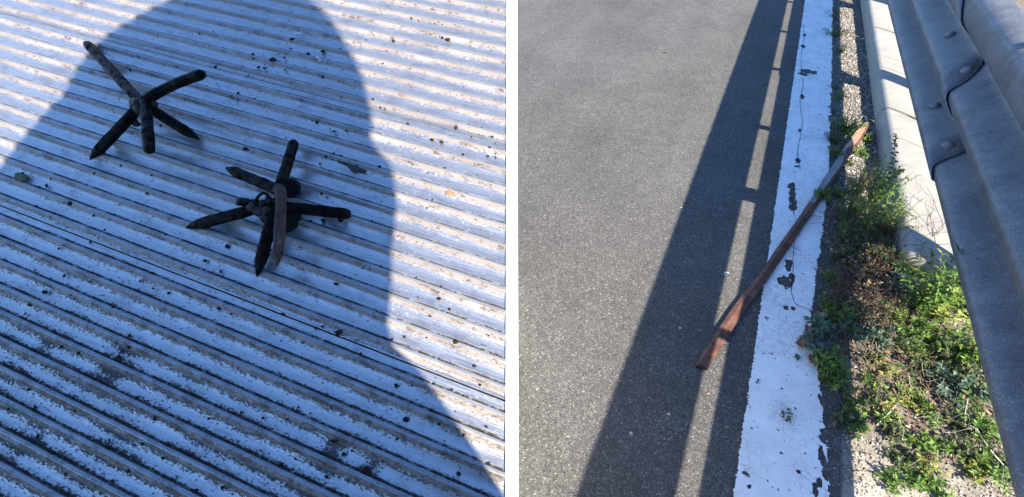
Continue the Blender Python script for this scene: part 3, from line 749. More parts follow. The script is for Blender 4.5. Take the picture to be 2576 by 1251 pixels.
crumbs = [(737, 101, 9, 'square black crumb near the top of the deck'), (684, 154, 12, 'largest black crumb, above the lower caltrop'), (180, 514, 9, 'black pointed crumb left of the lower caltrop'), (244, 435, 7, 'dark round crumb below the upper caltrop'),
          (132, 546, 6, 'small dark crumb just above the joint at left'), (620, 378, 8, 'brown crumb between the two caltrops'), (651, 171, 6, 'small crumb left of the largest black crumb'), (562, 124, 6, 'dark crumb in the shade above the upright arm'),
          (1147, 863, 8, 'dark crumb on the sunlit lower right planks'), (338, 805, 7, 'black crumb on the planks at lower left'), (925, 1184, 9, 'black crumb low down in the middle'), (517, 655, 6, 'crumb left of the lowest spike'), (425, 90, 5, 'small crumb beside the top left spike'),
          (1126, 100, 8, 'dark crumb high up on the sunlit planks'), (1232, 375, 7, 'dark crumb near the right end of the deck'), (556, 684, 5, 'tiny crumb below left of the lowest spike'), (1027, 312, 5, 'tiny crumb on sunlit ribs'), (712, 790, 5, 'tiny crumb below the rusty arm')]
for i, (x, y, r, lab) in enumerate(crumbs):
    on_deck('dirt_crumb', lab, 'crumb', x, y, lambda b: [lump(b, (rnd.uniform(-.5, .5) * r * .0005, rnd.uniform(-.4, .4) * r * .0005, r * .00018), r * .00036 * rnd.uniform(.7, 1.2), i * 3 + k, sq=(1.2, .9, .6)) for k in range(3)], 'crumb')
# fine grit lying mostly beside the ribs
g_ = np.random.default_rng(11); n = 5200
K = g_.integers(-16, 25, n); tt = np.where(g_.random(n) < .7, g_.choice([.30, .96, -.04], n) + g_.normal(0, .035, n), g_.uniform(.3, 1, n))
v = V0 - PITCHR * (K + tt); uu = g_.uniform(-.9, .75, n)
ok = fbm(uu * 7, v * 9) + .25 * (v < .05) + g_.uniform(-.2, .2, n) > .06; v, uu = v[ok], uu[ok]
X = DO[0] + uu * D1[0] + v * D2[0]; ok = (X < -.02) & (X > -1.5); v, uu = v[ok], uu[ok]
Vp, Fp = pebbles(np.stack([uu, v, np.full(len(v), .0004)], 1), g_.gamma(2.0, .00050, len(v)).clip(.0003, .0030), g_, (.35, .6))
o = link('grit', mesh('grit', Vp, Fp, M['crumb']), None); o.matrix_world = DECK
tag(o, 'dark grit scattered along the ribs of the deck', kind='stuff')

b = MB(); g_ = np.random.default_rng(4)
for (x, y, sx, sy, n_) in ((660, 150, 30, 9, 16), (655, 185, 26, 7, 14), (600, 250, 22, 5, 9), (745, 135, 50, 6, 10), (880, 330, 60, 9, 10), (860, 175, 40, 8, 9), (720, 560, 90, 40, 10), (420, 600, 70, 8, 16), (830, 820, 60, 10, 14), (330, 745, 90, 12, 18), (180, 700, 90, 12, 18), (820, 1130, 50, 20, 22), (300, 880, 40, 14, 18), (1180, 350, 70, 14, 16), (1220, 390, 40, 6, 12), (1140, 800, 90, 60, 12)):
    for k in range(n_):
        p = dk(g_.normal(x, sx), g_.normal(y, sy))
        X = DO[0] + p[0] * D1[0] + p[1] * D2[0]
        if X < -.02: lump(b, (p[0], p[1], .0012), float(np.clip(g_.gamma(1.6, .0006), .0005, .0034)), float(k), sq=(g_.uniform(.8, 2), 1, .5))
o = b.build('dirt_flecks', M['crumb']); o.matrix_world = DECK; tag(o, 'clusters of black dirt flecks on the deck ribs', kind='stuff')

# ------------------------------------------------------------------ twisted rusty bar across the white line
ST = [((1745, 920), (1760, 917), (1784, 928), .024), ((1785, 857), (1800, 856), (1823, 862), .030), ((1848, 765), (1861, 768), (1884, 772), .034), ((1905, 692), (1917, 694), (1936, 700), .037),
      ((1954, 622), (1964, 626), (1983, 631), .040), ((1998, 560), (2008, 563), (2026, 567), .042), ((2034, 508), (2048, 511), (2061, 515), .044), ((2072, 446), (2091, 450), (2099, 454), .046), ((2098, 408), (2117, 412), (2121, 419), .048),
      ((2121, 372), (2130, 375), (2143, 389), .050), ((2133, 357), (2150, 364), (2165, 359), .050), ((2152, 331), (2170, 337), (2181, 330), .046), ((2178, 307), (2183, 307), (2188, 309), .042)]
rows_ = []
for L_, Mm, R__, z in ST:
    z = z * .42 + .006
    L_ = (L_[0] + .08 * (R__[0] - L_[0]), L_[1] + .08 * (R__[1] - L_[1])); R__ = (R__[0] - .08 * (R__[0] - L_[0]), R__[1] - .08 * (R__[1] - L_[1]))
    l, m_, r3 = gz(*L_, z - .003), gz(*Mm, z + .002), gz(*R__, z - .004)
    ld = l + (m_ - l) * .5 - np.array([0, 0, l[2] - .003]); rd = r3 + (m_ - r3) * .12 - np.array([0, 0, r3[2] - .003])
    rows_.append([ld, l, m_, r3, rd])
cols_ = [smooth_path([r3[j] for r3 in rows_], 5) for j in range(5)]
n = len(cols_[0]); V = []; F = []; mi = []
for i in range(n):
    for j in range(5):
        V.append(cols_[j][i] + np.array([rnd.uniform(-.0006, .0006) for _ in range(3)]))
for i in range(n - 1):
    for j in range(4):
        F.append((i * 5 + j, i * 5 + j + 1, (i + 1) * 5 + j + 1, (i + 1) * 5 + j))
        mi.append(1 if (j in (0, 1) and 30 <= i <= 45) else (2 if i > 45 and j in (0, 1) else 0))  # upper faces of the far tip take the rust with sunlight in its colour
p0 = gz(1765, 925); V = np.array(V) - p0
o = link('bent_bar', mesh('bent_bar', V, F, [M['rust'], M['grey'], M['tan']], False, mi)); o.location = Vector(p0)
m = o.modifiers.new('s', 'SOLIDIFY'); m.thickness = .0024; m.offset = 0
tag(o, 'long twisted rusty steel bar lying across the white line into the weeds', 'metal bar')
b = MB(); e0 = [np.array(c_[0]) for c_ in cols_]; bk = (cols_[2][1] - cols_[2][0]); bk /= np.linalg.norm(bk)
b.add([q_ - p0 + bk * .001 for q_ in (e0[1], e0[2], e0[3], e0[3] - np.array([.002, .003, .012]), e0[1] - np.array([-.006, .002, .012]))], [(0, 1, 2, 3, 4)])
b.build('hollow_end', M['dark'], o)  # dark face painting in the shade inside the open end
b = MB(); c = gz(1788, 899, .019); b.add([c - p0 + np.array([math.cos(i * .63) * .0024, math.sin(i * .63) * .0024, .0022]) for i in range(10)], [tuple(range(10))]); b.build('bolt_hole', M['dark'], o)

# little things on the asphalt
b = MB(); c = gz(1828, 690); pts = [c + np.array([math.cos(t) * .009, math.sin(t) * .008, .003]) for t in np.linspace(.2, 3.6, 9)]
b.tube(pts, [.001, .002, .0026, .003, .003, .003, .0026, .002, .001], 7)
tag(b.build('plastic_scrap', M['cyan'], None, True), 'pale blue curled plastic scrap in the sunlit gap of the rail shadow', 'scrap')
for (x, y, r, mt, nm, lab, cat) in [(1782, 990, .006, 'dead', 'rust_flake', 'brown flake on the sunlit strip below the rusty bar', 'flake'), (1829, 1074, .006, 'dead', 'rust_flake', 'dark red flake in the rail shadow near the bottom', 'flake'),
                                    (1672, 133, .011, 'crumb', 'flat_pebble', 'flat dark pebble on the upper asphalt', 'pebble')]:
    b = MB(); lump(b, gz(x, y, .002), r, x, sq=(1.2, .7, .3)); tag(b.build(nm, M[mt], None, True), lab, cat)
for (x, y, lab) in [(1714, 522, 'middle of the three white chips on the sunlit asphalt'), (1711, 825, 'white chip in the lower left of the asphalt'), (1683, 1042, 'lowest white chip on the sunlit asphalt'), (1587, 1090, 'pale chip inside the wide rail shadow'),
                    (1787, 868, 'tiny pale chip beside the rusty bar')]:
    b = MB(); lump(b, gz(x, y, .0015), .0045, x, sq=(1.0, .9, .45)); tag(b.build('stone_chip', M['straw'], None), lab, 'stone chip')
g_ = np.random.default_rng(5); b = MB()
for (x, y, n_, sp) in ((1984, 1050, 22, .014),):
    c = gz(x, y)
    for k in range(n_):
        p = c + np.array([g_.normal(0, sp), g_.normal(0, sp * .7), .005]); lump(b, p, abs(g_.normal(.0028, .0018)) + .001, float(k), sq=(1, 1, .5))
tag(b.build('dropping', M['moss']), 'dark crumbly dropping on the lower part of the white line', 'dropping')

# ------------------------------------------------------------------ gravel, soil litter
def scatter(n, s0, s1, a0, a1, fn, size, seed, mt, name, label, zoff=0.0):
    g_ = np.random.default_rng(seed); s = g_.uniform(s0, s1, n); a = g_.uniform(a0, a1, n); ok = fn(s, a, g_); s, a = s[ok], a[ok]
    sz = g_.gamma(6, size / 6, len(s)).clip(size * .4, size * 2.4)
    P = QD * s[:, None] + RD * a[:, None] + np.array([0, 0, 1]) * (verge_z(s, a) + sz * .35 + zoff)[:, None]
    Vp, Fp = pebbles(P, sz, g_); o = link(name, mesh(name, Vp, Fp, M[mt])); return tag(o, label, kind='stuff')
edge = lambda s, a: s - np.interp(a, WR_A, WR_S)
scatter(30000, .55, .805, 1.55, 6.2, lambda s, a, g: (edge(s, a) > .004 + .02 * (fbm(s * 30, a * 30) + .2)) & (g.random(len(s)) < np.interp(a, [1.5, 1.9, 2.4, 4.5, 6.2], [.25, .5, .95, .95, .5])), .0036, 21, 'gravel', 'gravel', 'small loose gravel between the white line and the kerb')
scatter(6000, .56, 1.25, .35, 1.7, lambda s, a, g: (edge(s, a) > .004) & (fbm(s * 7, a * 7) + g.uniform(-.1, .1, len(s)) > -.08), .0027, 22, 'gravel', 'verge_gravel', 'mixed small stones on the lower verge')
scatter(13000, .61, 1.22, .35, 1.25, lambda s, a, g: fbm(s * 5 + 4, a * 5) + g.uniform(-.06, .06, len(s)) > -.02, .0019, 23, 'sand', 'pale_gravel', 'pale sandy grit on the lower verge', .002)
# brown litter flakes under the weeds
def leaf_geo(P, D, N_, L, Wd, curl, g_):
    """folded blades: 8 vertices each"""
    n = len(P); D = D / np.linalg.norm(D, axis=1)[:, None]
    S__ = np.cross(D, N_); S__ /= np.linalg.norm(S__, axis=1)[:, None] + 1e-9; N_ = np.cross(S__, D)
    L = L[:, None]; Wd = Wd[:, None]; curl = curl[:, None]
    at = lambda f_, sd, up: P + D * L * f_ + S__ * Wd * sd + N_ * (up * Wd - curl * L * f_ * f_)
    V = np.stack([P, at(.3, -.5, .12), at(.3, 0, -.05), at(.3, .5, .12), at(.68, -.36, .1), at(.68, 0, -.05), at(.68, .36, .1), at(1.0, 0, 0)], 1)
    F = np.array([(0, 1, 2), (0, 2, 3), (1, 4, 2), (4, 5, 2), (2, 5, 3), (5, 6, 3), (4, 7, 5), (5, 7, 6)])
    return V.reshape(-1, 3), (F[None] + (np.arange(n) * 8)[:, None, None]).reshape(-1, 3)
g_ = np.random.default_rng(31); n = 5200
s = g_.uniform(.58, 1.25, n); a = g_.uniform(.7, 2.3, n); ok = (fbm(s * 6, a * 6) + .35 * np.exp(-((a - 1.45) / .35) ** 2) + g_.uniform(-.1, .1, n) > .06) & ~((s > .78) & (a > 1.8)) & (edge(s, a) > .01); s, a = s[ok], a[ok]; n = len(s)
P = QD * s[:, None] + RD * a[:, None] + np.array([0, 0, 1]) * (verge_z(s, a) + g_.uniform(.002, .012, n))[:, None]
D = g_.normal(0, 1, (n, 3)); D[:, 2] *= .25; Nn_ = np.stack([g_.normal(0, .3, n), g_.normal(0, .3, n), np.ones(n)], 1)
Vp, Fp = leaf_geo(P, D, Nn_, g_.uniform(.008, .022, n), g_.uniform(.004, .010, n), g_.uniform(-.4, .4, n), g_)
tag(link('leaf_litter', mesh('leaf_litter', Vp, Fp, M['litter'])), 'brown leaf litter under the weeds on the verge', kind='stuff')

# ------------------------------------------------------------------ plants
NLEAF = 0
def stem_curve(base, d, L, droop, n=6):
    pts = [np.array(base, dtype=float)]; d = np.array(d, dtype=float); d /= np.linalg.norm(d)
    for i in range(n):
        d = d + np.array([0, 0, -droop / n]); d /= np.linalg.norm(d); pts.append(pts[-1] + d * L / n)
    return pts
def weed(x, y, label, R=.05, H=.05, stems=8, lps=14, LL=.016, LW=.004, leaf='leafA', stem='stem', seed=0, droop=.5, sepleaf=False, cat='weed', name='weed', z=None, lift=.0, group='weeds on the verge', tuft=.5):
    global NLEAF
    if not sepleaf: R *= 1.25; H *= 1.45; stems = int(stems * 1.7); LL *= 1.12; LW *= 1.2
    else: R *= 1.1; H *= 1.2; LL *= 1.1
    g_ = np.random.default_rng(seed + 1000); base = gz(x, y, 0 if z is None else z)
    s0, a0 = float(base @ QD), float(base @ RD)
    if z is None: base[2] = float(verge_z(np.array([s0]), np.array([a0]))[0]) if s0 > .56 else .003
    root = empty(name, Vector(base)); tag(root, label, cat, group)
    sb = MB(); P = []; D = []; Nn = []; L = []; W_ = []
    for i in range(stems):
        an = g_.uniform(0, 6.283); out = g_.uniform(.15, 1.0) * R; up = H * g_.uniform(.6, 1.15)
        d = np.array([math.cos(an) * out, math.sin(an) * out, up + lift]); Ls = np.linalg.norm(d)
        st = np.array([math.cos(an), math.sin(an), 0]) * out * .12
        pts = stem_curve(st, d, Ls, droop * g_.uniform(.4, 1.2)); pts = [np.array([p[0], p[1], max(p[2], .003)]) for p in pts]
        sb.tube(pts, list(np.linspace(.0016, .0006, len(pts)) * (1 + 4 * R)), 4)
        for k in range(lps):
            f_ = 1 - (1 - .18) * (1 - (k + .5) / lps) ** (1.0 + tuft); t_ = f_ * (len(pts) - 1); j = min(int(t_), len(pts) - 2); q_ = pts[j] + (pts[j + 1] - pts[j]) * (t_ - j)
            td = pts[j + 1] - pts[j]; td /= np.linalg.norm(td); ph = k * 2.4 + g_.uniform(-.3, .3)
            a1 = np.cross(td, [0, 0, 1.0]); a1 /= np.linalg.norm(a1) + 1e-6; a2 = np.cross(td, a1)
            dd_ = (a1 * math.cos(ph) + a2 * math.sin(ph)) * .9 + td * (.35 + .9 * f_ * f_) + np.array([0, 0, .15])
            P.append(q_); D.append(dd_); Nn.append(td * .8 + np.array([0, 0, .7]) + g_.normal(0, .15, 3)); L.append(LL * g_.uniform(.6, 1.2) * (1.1 - .35 * f_)); W_.append(LW * g_.uniform(.75, 1.2))
    sb.build('stem', M[stem], root)
    P, D, Nn, L, W_ = map(np.array, (P, D, Nn, L, W_)); n = len(P); NLEAF += n
    if sepleaf and n <= 300:
        for i in range(n):
            Vv, Ff = leaf_geo(np.zeros((1, 3)), D[i:i + 1], Nn[i:i + 1], L[i:i + 1], W_[i:i + 1], g_.uniform(.1, .7, 1), g_)
            o = link('leaf', mesh('leaf', Vv, Ff, M[leaf], True), root); o.location = Vector(P[i])
    else:
        Vv, Ff = leaf_geo(P, D, Nn, L, W_, g_.uniform(.1, .7, n), g_)
        tag(link('foliage', mesh('foliage', Vv, Ff, M[leaf], True), root), kind='stuff')
    return root
# small weeds along the right edge of the line and in the gravel, from far to near
weed(2100, 45, 'farthest sparse weed at the right edge of the white line', .07, .05, 7, 10, .020, .004, 'leafB', seed=1)
weed(2104, 90, 'second weed from the top at the edge of the white line', .09, .05, 9, 12, .022, .005, 'leafB', seed=2)
weed(2114, 132, 'green tuft beside the ochre stained gravel', .05, .05, 8, 12, .016, .004, 'leafA', seed=3)
weed(2104, 245, 'small green tuft growing halfway down the gravel', .035, .035, 7, 12, .016, .004, 'leafA', seed=4)
weed(2100, 222, 'tiny dull weed just above the halfway tuft', .03, .02, 6, 8, .012, .004, 'leafB', seed=5)
weed(2098, 285, 'tiny weed above the dense sunlit clump', .03, .02, 6, 8, .012, .003, 'leafB', seed=6)
weed(2126, 330, 'dense bright clump left of the pointed bar end', .062, .052, 22, 20, .019, .0042, 'leafA', seed=7)
weed(2092, 358, 'dull clump hugging the line beside the bar end', .045, .04, 16, 16, .016, .004, 'leafB', seed=8)
weed(2096, 392, 'small green clump left of the grey part of the bar', .03, .035, 10, 14, .015, .004, 'leafA', seed=9)
weed(2180, 352, 'small bright sprig at the foot of the kerb', .028, .026, 8, 11, .014, .0045, 'leafA', seed=10)
weed(2160, 386, 'bright sprig right of the bar', .034, .03, 10, 12, .016, .0045, 'leafA', seed=11)
weed(2138, 414, 'low sprig touching the bar on its right', .022, .02, 6, 9, .013, .004, 'leafY', seed=12)
weed(2068, 503, 'green star-shaped tuft at the line below the bar', .032, .032, 11, 14, .020, .0045, 'leafA', seed=13)
weed(2108, 492, 'green tuft in the gravel right of the star-shaped tuft', .026, .03, 9, 14, .018, .0042, 'leafA', seed=14)
weed(2112, 548, 'upright green tuft on the gravel', .028, .04, 8, 14, .017, .004, 'leafA', seed=15)
weed(2120, 612, 'dark green tuft left of the brown twigs', .032, .035, 12, 14, .016, .004, 'leafB', seed=16)
weed(2100, 655, 'small dark green tuft in the shade of the rail', .022, .025, 8, 12, .014, .004, 'leafB', seed=17)
weed(2085, 705, 'green drooping tuft close to the line', .026, .03, 10, 12, .016, .004, 'leafA', seed=18)
# the tall mass between gravel and kerb
weed(2150, 490, 'yellow-green upright weed behind the gravel tufts', .05, .12, 14, 18, .014, .004, 'leafY', seed=20, tuft=.2)
weed(2185, 520, 'tall green weed leaning on the kerb', .055, .15, 12, 20, .016, .0055, 'leafA', seed=21, tuft=.2)
weed(2205, 480, 'slender green weed against the kerb face', .035, .12, 6, 14, .016, .0055, 'leafA', seed=22, tuft=0)
weed(2170, 575, 'yellowing bushy weed in the middle of the verge', .06, .11, 18, 20, .013, .004, 'leafY', seed=23, tuft=.2)
weed(2218, 590, 'bushy green weed at the foot of the kerb', .06, .12, 14, 20, .014, .0045, 'leafY', seed=24, tuft=.2)
weed(2200, 650, 'dull feathery weed at the broken end of the kerb', .075, .06, 24, 24, .011, .003, 'leafB', seed=25)
weed(2140, 665, 'dull feathery weed among brown litter', .075, .045, 22, 24, .011, .003, 'leafB', seed=26)
weed(2235, 660, 'feathery dull weed below the bare twigs', .06, .06, 20, 24, .011, .003, 'leafB', seed=27)
weed(2100, 760, 'matted dull weed beside the line', .065, .03, 20, 20, .012, .003, 'leafB', seed=28)
weed(2160, 720, 'dry brownish feathery weed', .08, .035, 24, 20, .012, .0026, 'dry', 'dry', seed=29)
weed(2190, 600, 'dry brown weed tangle in the middle of the verge', .07, .05, 22, 20, .011, .0026, 'dry', 'dry', seed=30)
weed(2120, 700, 'grey brown dead weed tangle in shade', .07, .03, 22, 18, .012, .0026, 'dry', 'twig', seed=31)
weed(2210, 770, 'reddish brown dry weed under the bright bush', .07, .035, 24, 20, .012, .003, 'dry', 'dry', seed=32)
weed(2165, 640, 'dense olive mat in the centre of the weed mass', .07, .05, 22, 22, .013, .004, 'leafB', seed=33)
weed(2240, 810, 'brown withered clump above the broad leafy weed', .07, .03, 22, 20, .013, .003, 'dry', 'dry', seed=34)
weed(2180, 800, 'dull olive clump between the lush weed and the dry one', .055, .035, 16, 18, .014, .004, 'leafB', seed=35)
weed(2130, 590, 'mixed green clump on the gravel beside the yellowing weed', .05, .05, 14, 18, .015, .0045, 'leafA', seed=36)
weed(2145, 535, 'yellow-green clump left of the tall weeds', .05, .06, 14, 18, .016, .0045, 'leafY', seed=37)
weed(2270, 700, 'small green plant hiding the broken kerb corner', .05, .06, 10, 16, .018, .006, 'leafA', seed=38)
weed(2400, 940, 'dense green mat between the rail weeds', .07, .08, 10, 18, .018, .007, 'leafB', seed=55)
weed(2310, 870, 'small-leaved green mat under the bright bush', .07, .06, 12, 18, .014, .0055, 'leafA', seed=56)
weed(2135, 640, 'brown dead clump left of the olive mat', .06, .045, 20, 20, .012, .0028, 'dry', 'twig', seed=57)
weed(2185, 700, 'large rusty brown dead clump in the sunlit centre of the verge', .07, .05, 26, 22, .012, .003, 'dry', 'dry', seed=58)
weed(2230, 860, 'brown dead stalks under the broad leafy weed', .06, .035, 20, 18, .012, .003, 'dry', 'dry', seed=59)
weed(2165, 470, 'dry yellowed stalks standing before the kerb face', .035, .09, 14, 16, .011, .0028, 'dry', 'dry', seed=70)
weed(2120, 790, 'dark dead tangle between the line and the dull clump', .06, .03, 20, 18, .012, .0028, 'dry', 'twig', seed=71)
# broad fresh bushes
weed(2300, 775, 'large bright green bush at the broken kerb end', .10, .25, 20, 15, .036, .010, 'leafA', seed=40, sepleaf=True, tuft=.1, droop=.7)
weed(2350, 800, 'yellow-green bush beneath the guardrail', .10, .19, 20, 15, .030, .009, 'leafY', seed=41, sepleaf=True, tuft=.2)
weed(2375, 760, 'light green leafy plant against the guardrail', .055, .15, 10, 18, .022, .008, 'leafA', seed=42, sepleaf=True, tuft=0)
weed(2240, 735, 'drooping blue-green plant with long leaves', .05, .08, 8, 10, .032, .010, 'leafC', seed=43, sepleaf=True)
weed(2290, 840, 'dark green bushy weed below the bright bush', .08, .07, 18, 22, .016, .006, 'leafA', seed=44)
weed(2350, 890, 'green creeping weed under the rail, upper', .09, .05, 12, 18, .015, .006, 'leafA', seed=45)
weed(2420, 900, 'green leafy weed against the rail, middle', .07, .09, 14, 18, .022, .008, 'leafA', seed=46)
weed(2440, 985, 'broad-leaved weed against the rail, lower', .07, .08, 10, 14, .034, .012, 'leafB', seed=47, sepleaf=True)
weed(2380, 985, 'light green sprawling plant in the lower verge', .05, .06, 10, 12, .024, .009, 'leafC', seed=48)
weed(2460, 1080, 'dark green weed near the lower rail', .06, .05, 10, 14, .02, .007, 'leafA', seed=49)
weed(2400, 1060, 'dull creeping weed in the lower verge', .06, .03, 8, 13, .018, .006, 'leafB', seed=50)
weed(2490, 1180, 'green tuft at the bottom beside the rail', .05, .04, 12, 14, .018, .006, 'leafA', seed=51)
weed(2310, 930, 'low dark creeping weed in the middle of the lower verge', .07, .05, 8, 14, .014, .005, 'leafB', seed=52)
weed(2250, 880, 'creeping green weed over brown litter', .06, .06, 9, 16, .014, .005, 'leafB', seed=53)
# left edge of the verge
weed(2112, 820, 'lush drooping green weed near the line', .042, .06, 12, 14, .030, .008, 'leafA', seed=60, sepleaf=True, droop=1.0)
weed(2150, 850, 'pale blue-green weed right of the lush one', .04, .05, 9, 12, .026, .008, 'leafC', seed=61, sepleaf=True)
weed(2060, 830, 'bluish drooping weed with dead leaves on the line edge', .042, .045, 10, 12, .030, .009, 'leafC', seed=62, sepleaf=True, droop=1.1)
weed(2050, 880, 'low bluish weed spreading over the white line', .035, .03, 9, 10, .024, .007, 'leafC', seed=63)
weed(2195, 855, 'broad blue-green leafy weed in the litter', .045, .05, 9, 11, .030, .010, 'leafC', seed=64, sepleaf=True)
weed(2078, 925, 'green spiky weed at the dark edge of the line', .04, .04, 12, 12, .026, .006, 'leafA', seed=65)
weed(2098, 968, 'green weed tail below the spiky one', .03, .03, 8, 10, .022, .006, 'leafA', seed=66)
weed(2115, 1050, 'lowest leafy weed at the white line', .035, .03, 8, 10, .022, .008, 'leafB', seed=67)
weed(2080, 780, 'green mat at the edge of the white line', .035, .03, 10, 14, .014, .004, 'leafA', seed=68)
# scattered low sprigs on the pale lower verge
sprigs = [(2150, 1030, 'green sprig right of the flaked paint, below the spiky weed'), (2185, 1010, 'low sprig just left of the short pale stick'), (2245, 1020, 'sprig at the upper end of the short pale stick'), (2215, 1050, 'sprig crossed by the short pale stick'),
 (2160, 1075, 'broad sprig at the left edge of the sunlit sand'), (2240, 1085, 'isolated sprig in the middle of the sunlit sand'), (2290, 1005, 'small sprig in the shaded gravel below the creeping weed'), (2190, 960, 'sprig in the dark soil right of the weed tail'),
 (2300, 1110, 'yellow-green narrow sprig in the centre of the lower verge'), (2270, 1155, 'green sprig below the isolated one in the sand'), (2330, 1170, 'larger green sprig low in the centre of the verge'), (2300, 1200, 'yellowish sprig near the bottom edge, centre'),
 (2360, 1120, 'sprig between the yellow-green sprig and the forked stalk'), (2410, 1140, 'sprig left of the forked stalk'), (2440, 1190, 'sprig under the lower end of the forked stalk'), (2250, 1215, 'bottommost sprig on the left of the verge'),
 (2350, 1220, 'bottommost sprig at the centre of the verge'), (2480, 1130, 'sprig touching the forked stalk beside the rail'), (2230, 930, 'dull sprig above the scattered bright stones'), (2270, 970, 'sprig between the orange leaf and the creeping weed'),
 (2340, 1040, 'bright sprig below the orange dead leaf'), (2205, 905, 'sprig at the lower rim of the brown litter')]
for i, (x, y, lab) in enumerate(sprigs):
    weed(x, y, lab, .03 + .014 * ((i * 7) % 5) / 5, .024, 7, 9, .018, .0065, ('leafA', 'leafB', 'leafY', 'leafA')[i % 4], seed=100 + i, name='sprig', cat='sprig', group='low sprigs on the lower verge')
print('leaves', NLEAF)

# tall seeding weed: each leaf a part
base = gz(2222, 585); tip = gz(2253, 338, .30)
root = empty('tall_weed', Vector(base)); tag(root, 'tall upright weed with dark diamond leaves standing before the kerb', 'weed', 'weeds on the verge')
pts = smooth_path([np.zeros(3), (tip - base) * .33 + np.array([-.004, 0, .01]), (tip - base) * .68 + np.array([.004, 0, .006]), tip - base], 5)
b = MB(); b.tube(pts, list(np.linspace(.0028, .0010, len(pts))), 6)
g_ = np.random.default_rng(77)
for br in range(3):
    q_ = pts[2 + br * 3]; d = gz((2285, 2300, 2268)[br], (455, 545, 430)[br], (.17, .10, .2)[br]) - base
    b.tube(smooth_path([q_, (q_ + d) / 2 + np.array([0, 0, -.005]), d], 4), list(np.linspace(.0016, .0007, 9)), 5)
    for k in range(7):
        f_ = .35 + .65 * k / 6; p = q_ + (d - q_) * f_
        Vv, Ff = leaf_geo(np.zeros((1, 3)), np.array([[g_.normal(0, .7), g_.normal(0, .7), .5]]), np.array([[0, -.5, .8]]), np.array([.016 + .006 * (k < 4)]), np.array([.011]), np.array([.3]), g_)
        o = link('leaf', mesh('leaf', Vv, Ff, M['leafA'], True), root); o.location = Vector(p)
b.build('stem', M['stem'], root, True)
for k in range(44):
    f_ = .16 + .84 * (k / 43) ** .9; t_ = f_ * (len(pts) - 1); j = min(int(t_), len(pts) - 2); q_ = pts[j] + (pts[j + 1] - pts[j]) * (t_ - j)
    an = k * 2.4; sc_ = (1.25 - f_) * (1 if f_ < .9 else .7)
    Vv, Ff = leaf_geo(np.zeros((1, 3)), np.array([[math.cos(an), math.sin(an) * .8, .35]]), np.array([[g_.normal(0, .3), -.6, .8]]), np.array([.022 * sc_ + .008]), np.array([.014 * sc_ + .004]), np.array([.5]), g_)
    o = link('leaf', mesh('leaf', Vv, Ff, M['leafB' if f_ > .5 else 'leafA'], True), root); o.location = Vector(q_)
b = MB()
for k in range(14): lump(b, pts[-1] - (pts[-1] - pts[-4]) * k * .05 + g_.normal(0, .0025, 3), .003, float(k))
b.build('seed_head', M['leafB'], root, True)

# bare twig bush spreading over the kerb
def branch(b, p, d, L, r, depth, g_):
    pts = [p]; d = d / np.linalg.norm(d)
    for i in range(5):
        d = d + g_.normal(0, .13, 3); d /= np.linalg.norm(d); pts.append(pts[-1] + d * L / 5)
        if pts[-1][2] < .11 and pts[-1] @ np.array([1, 0, 0]) > .03 * 0 + 99: pts[-1][2] = .11
    b.tube(pts, list(np.linspace(r, r * .5, 6)), 5)
    if depth:
        for k in range(3):
            j = int(g_.integers(1, 6)); nd = d + g_.normal(0, .55, 3); nd[2] = abs(nd[2]) * .5; branch(b, pts[j], nd, L * g_.uniform(.5, .75), r * .55, depth - 1, g_)
g_ = np.random.default_rng(9); base = gz(2238, 690); root = empty('bare_bush', Vector(base)); tag(root, 'bare dark twiggy bush spreading over the sunlit kerb', 'bush')
for (x, y, z) in ((2300, 560, .17), (2375, 590, .14), (2385, 560, .13), (2330, 640, .12), (2272, 590, .16), (2310, 610, .12)):
    b = MB(); d = gz(x, y, z) - base; branch(b, np.zeros(3), d, np.linalg.norm(d) * .85, .0022, 3, g_); b.build('branch', M['twig'], root)
# tangled thin dead twigs and bleached stalks
def stalks(name, lab, n, x0, x1, y0, y1, L, r, mt, seed, zz=.02):
    g_ = np.random.default_rng(seed); b = MB()
    for i in range(n):
        p = gz(g_.uniform(x0, x1), g_.uniform(y0, y1), g_.uniform(.004, zz)); an = g_.uniform(0, 6.28); l = L * g_.uniform(.5, 1.3); k = g_.uniform(-1, 1)
        pts = [p + np.array([math.cos(an + k * t) * l * t, math.sin(an + k * t) * l * t, zz * 1.4 * math.sin(3.1 * t) * g_.uniform(.2, .9)]) for t in np.linspace(0, 1, 6)]
        b.tube(pts, list(np.linspace(r, r * .5, 6)), 4, False)
    return tag(b.build(name, M[mt]), lab, kind='stuff')
stalks('dead_twigs', 'tangle of thin dead twigs among the shaded weeds', 260, 2085, 2260, 540, 840, .09, .0011, 'twig', 1, .05)
stalks('dry_stalks', 'dry brown stalks lying between the weeds', 420, 2080, 2400, 480, 1000, .08, .0008, 'dry', 2, .03)
stalks('pale_stalks', 'a few thin bleached stalks over the green weeds', 22, 2180, 2480, 840, 1200, .08, .0006, 'straw', 3, .04)
def stalk_thing(lab, p, mt='straw', r=.0022):
    b = MB(); q_ = smooth_path([gz(*x) for x in p], 5); b.tube(q_, list(np.linspace(r, r * .6, len(q_))), 6); return tag(b.build('dry_stalk', M[mt], None, True), lab, 'stalk', 'single dry stalks on the lower verge')
stalk_thing('bleached forked stalk leaning toward the rail at lower right', [(2432, 1020, .01), (2455, 1075, .03), (2490, 1130, .035), (2538, 1185, .01)])
stalk_thing('thin pale stalk standing up in the lower right weeds', [(2425, 950, .01), (2436, 990, .05), (2428, 1040, .04), (2430, 1080, .01)], r=.0014)
stalk_thing('short pale stick lying on the gravel of the lower verge', [(2205, 1070, .012), (2230, 1045, .016), (2262, 1010, .012)])
stalk_thing('pale stick under the rail beside the bright bush', [(2370, 790, .02), (2400, 800, .025), (2436, 812, .02)], r=.003)
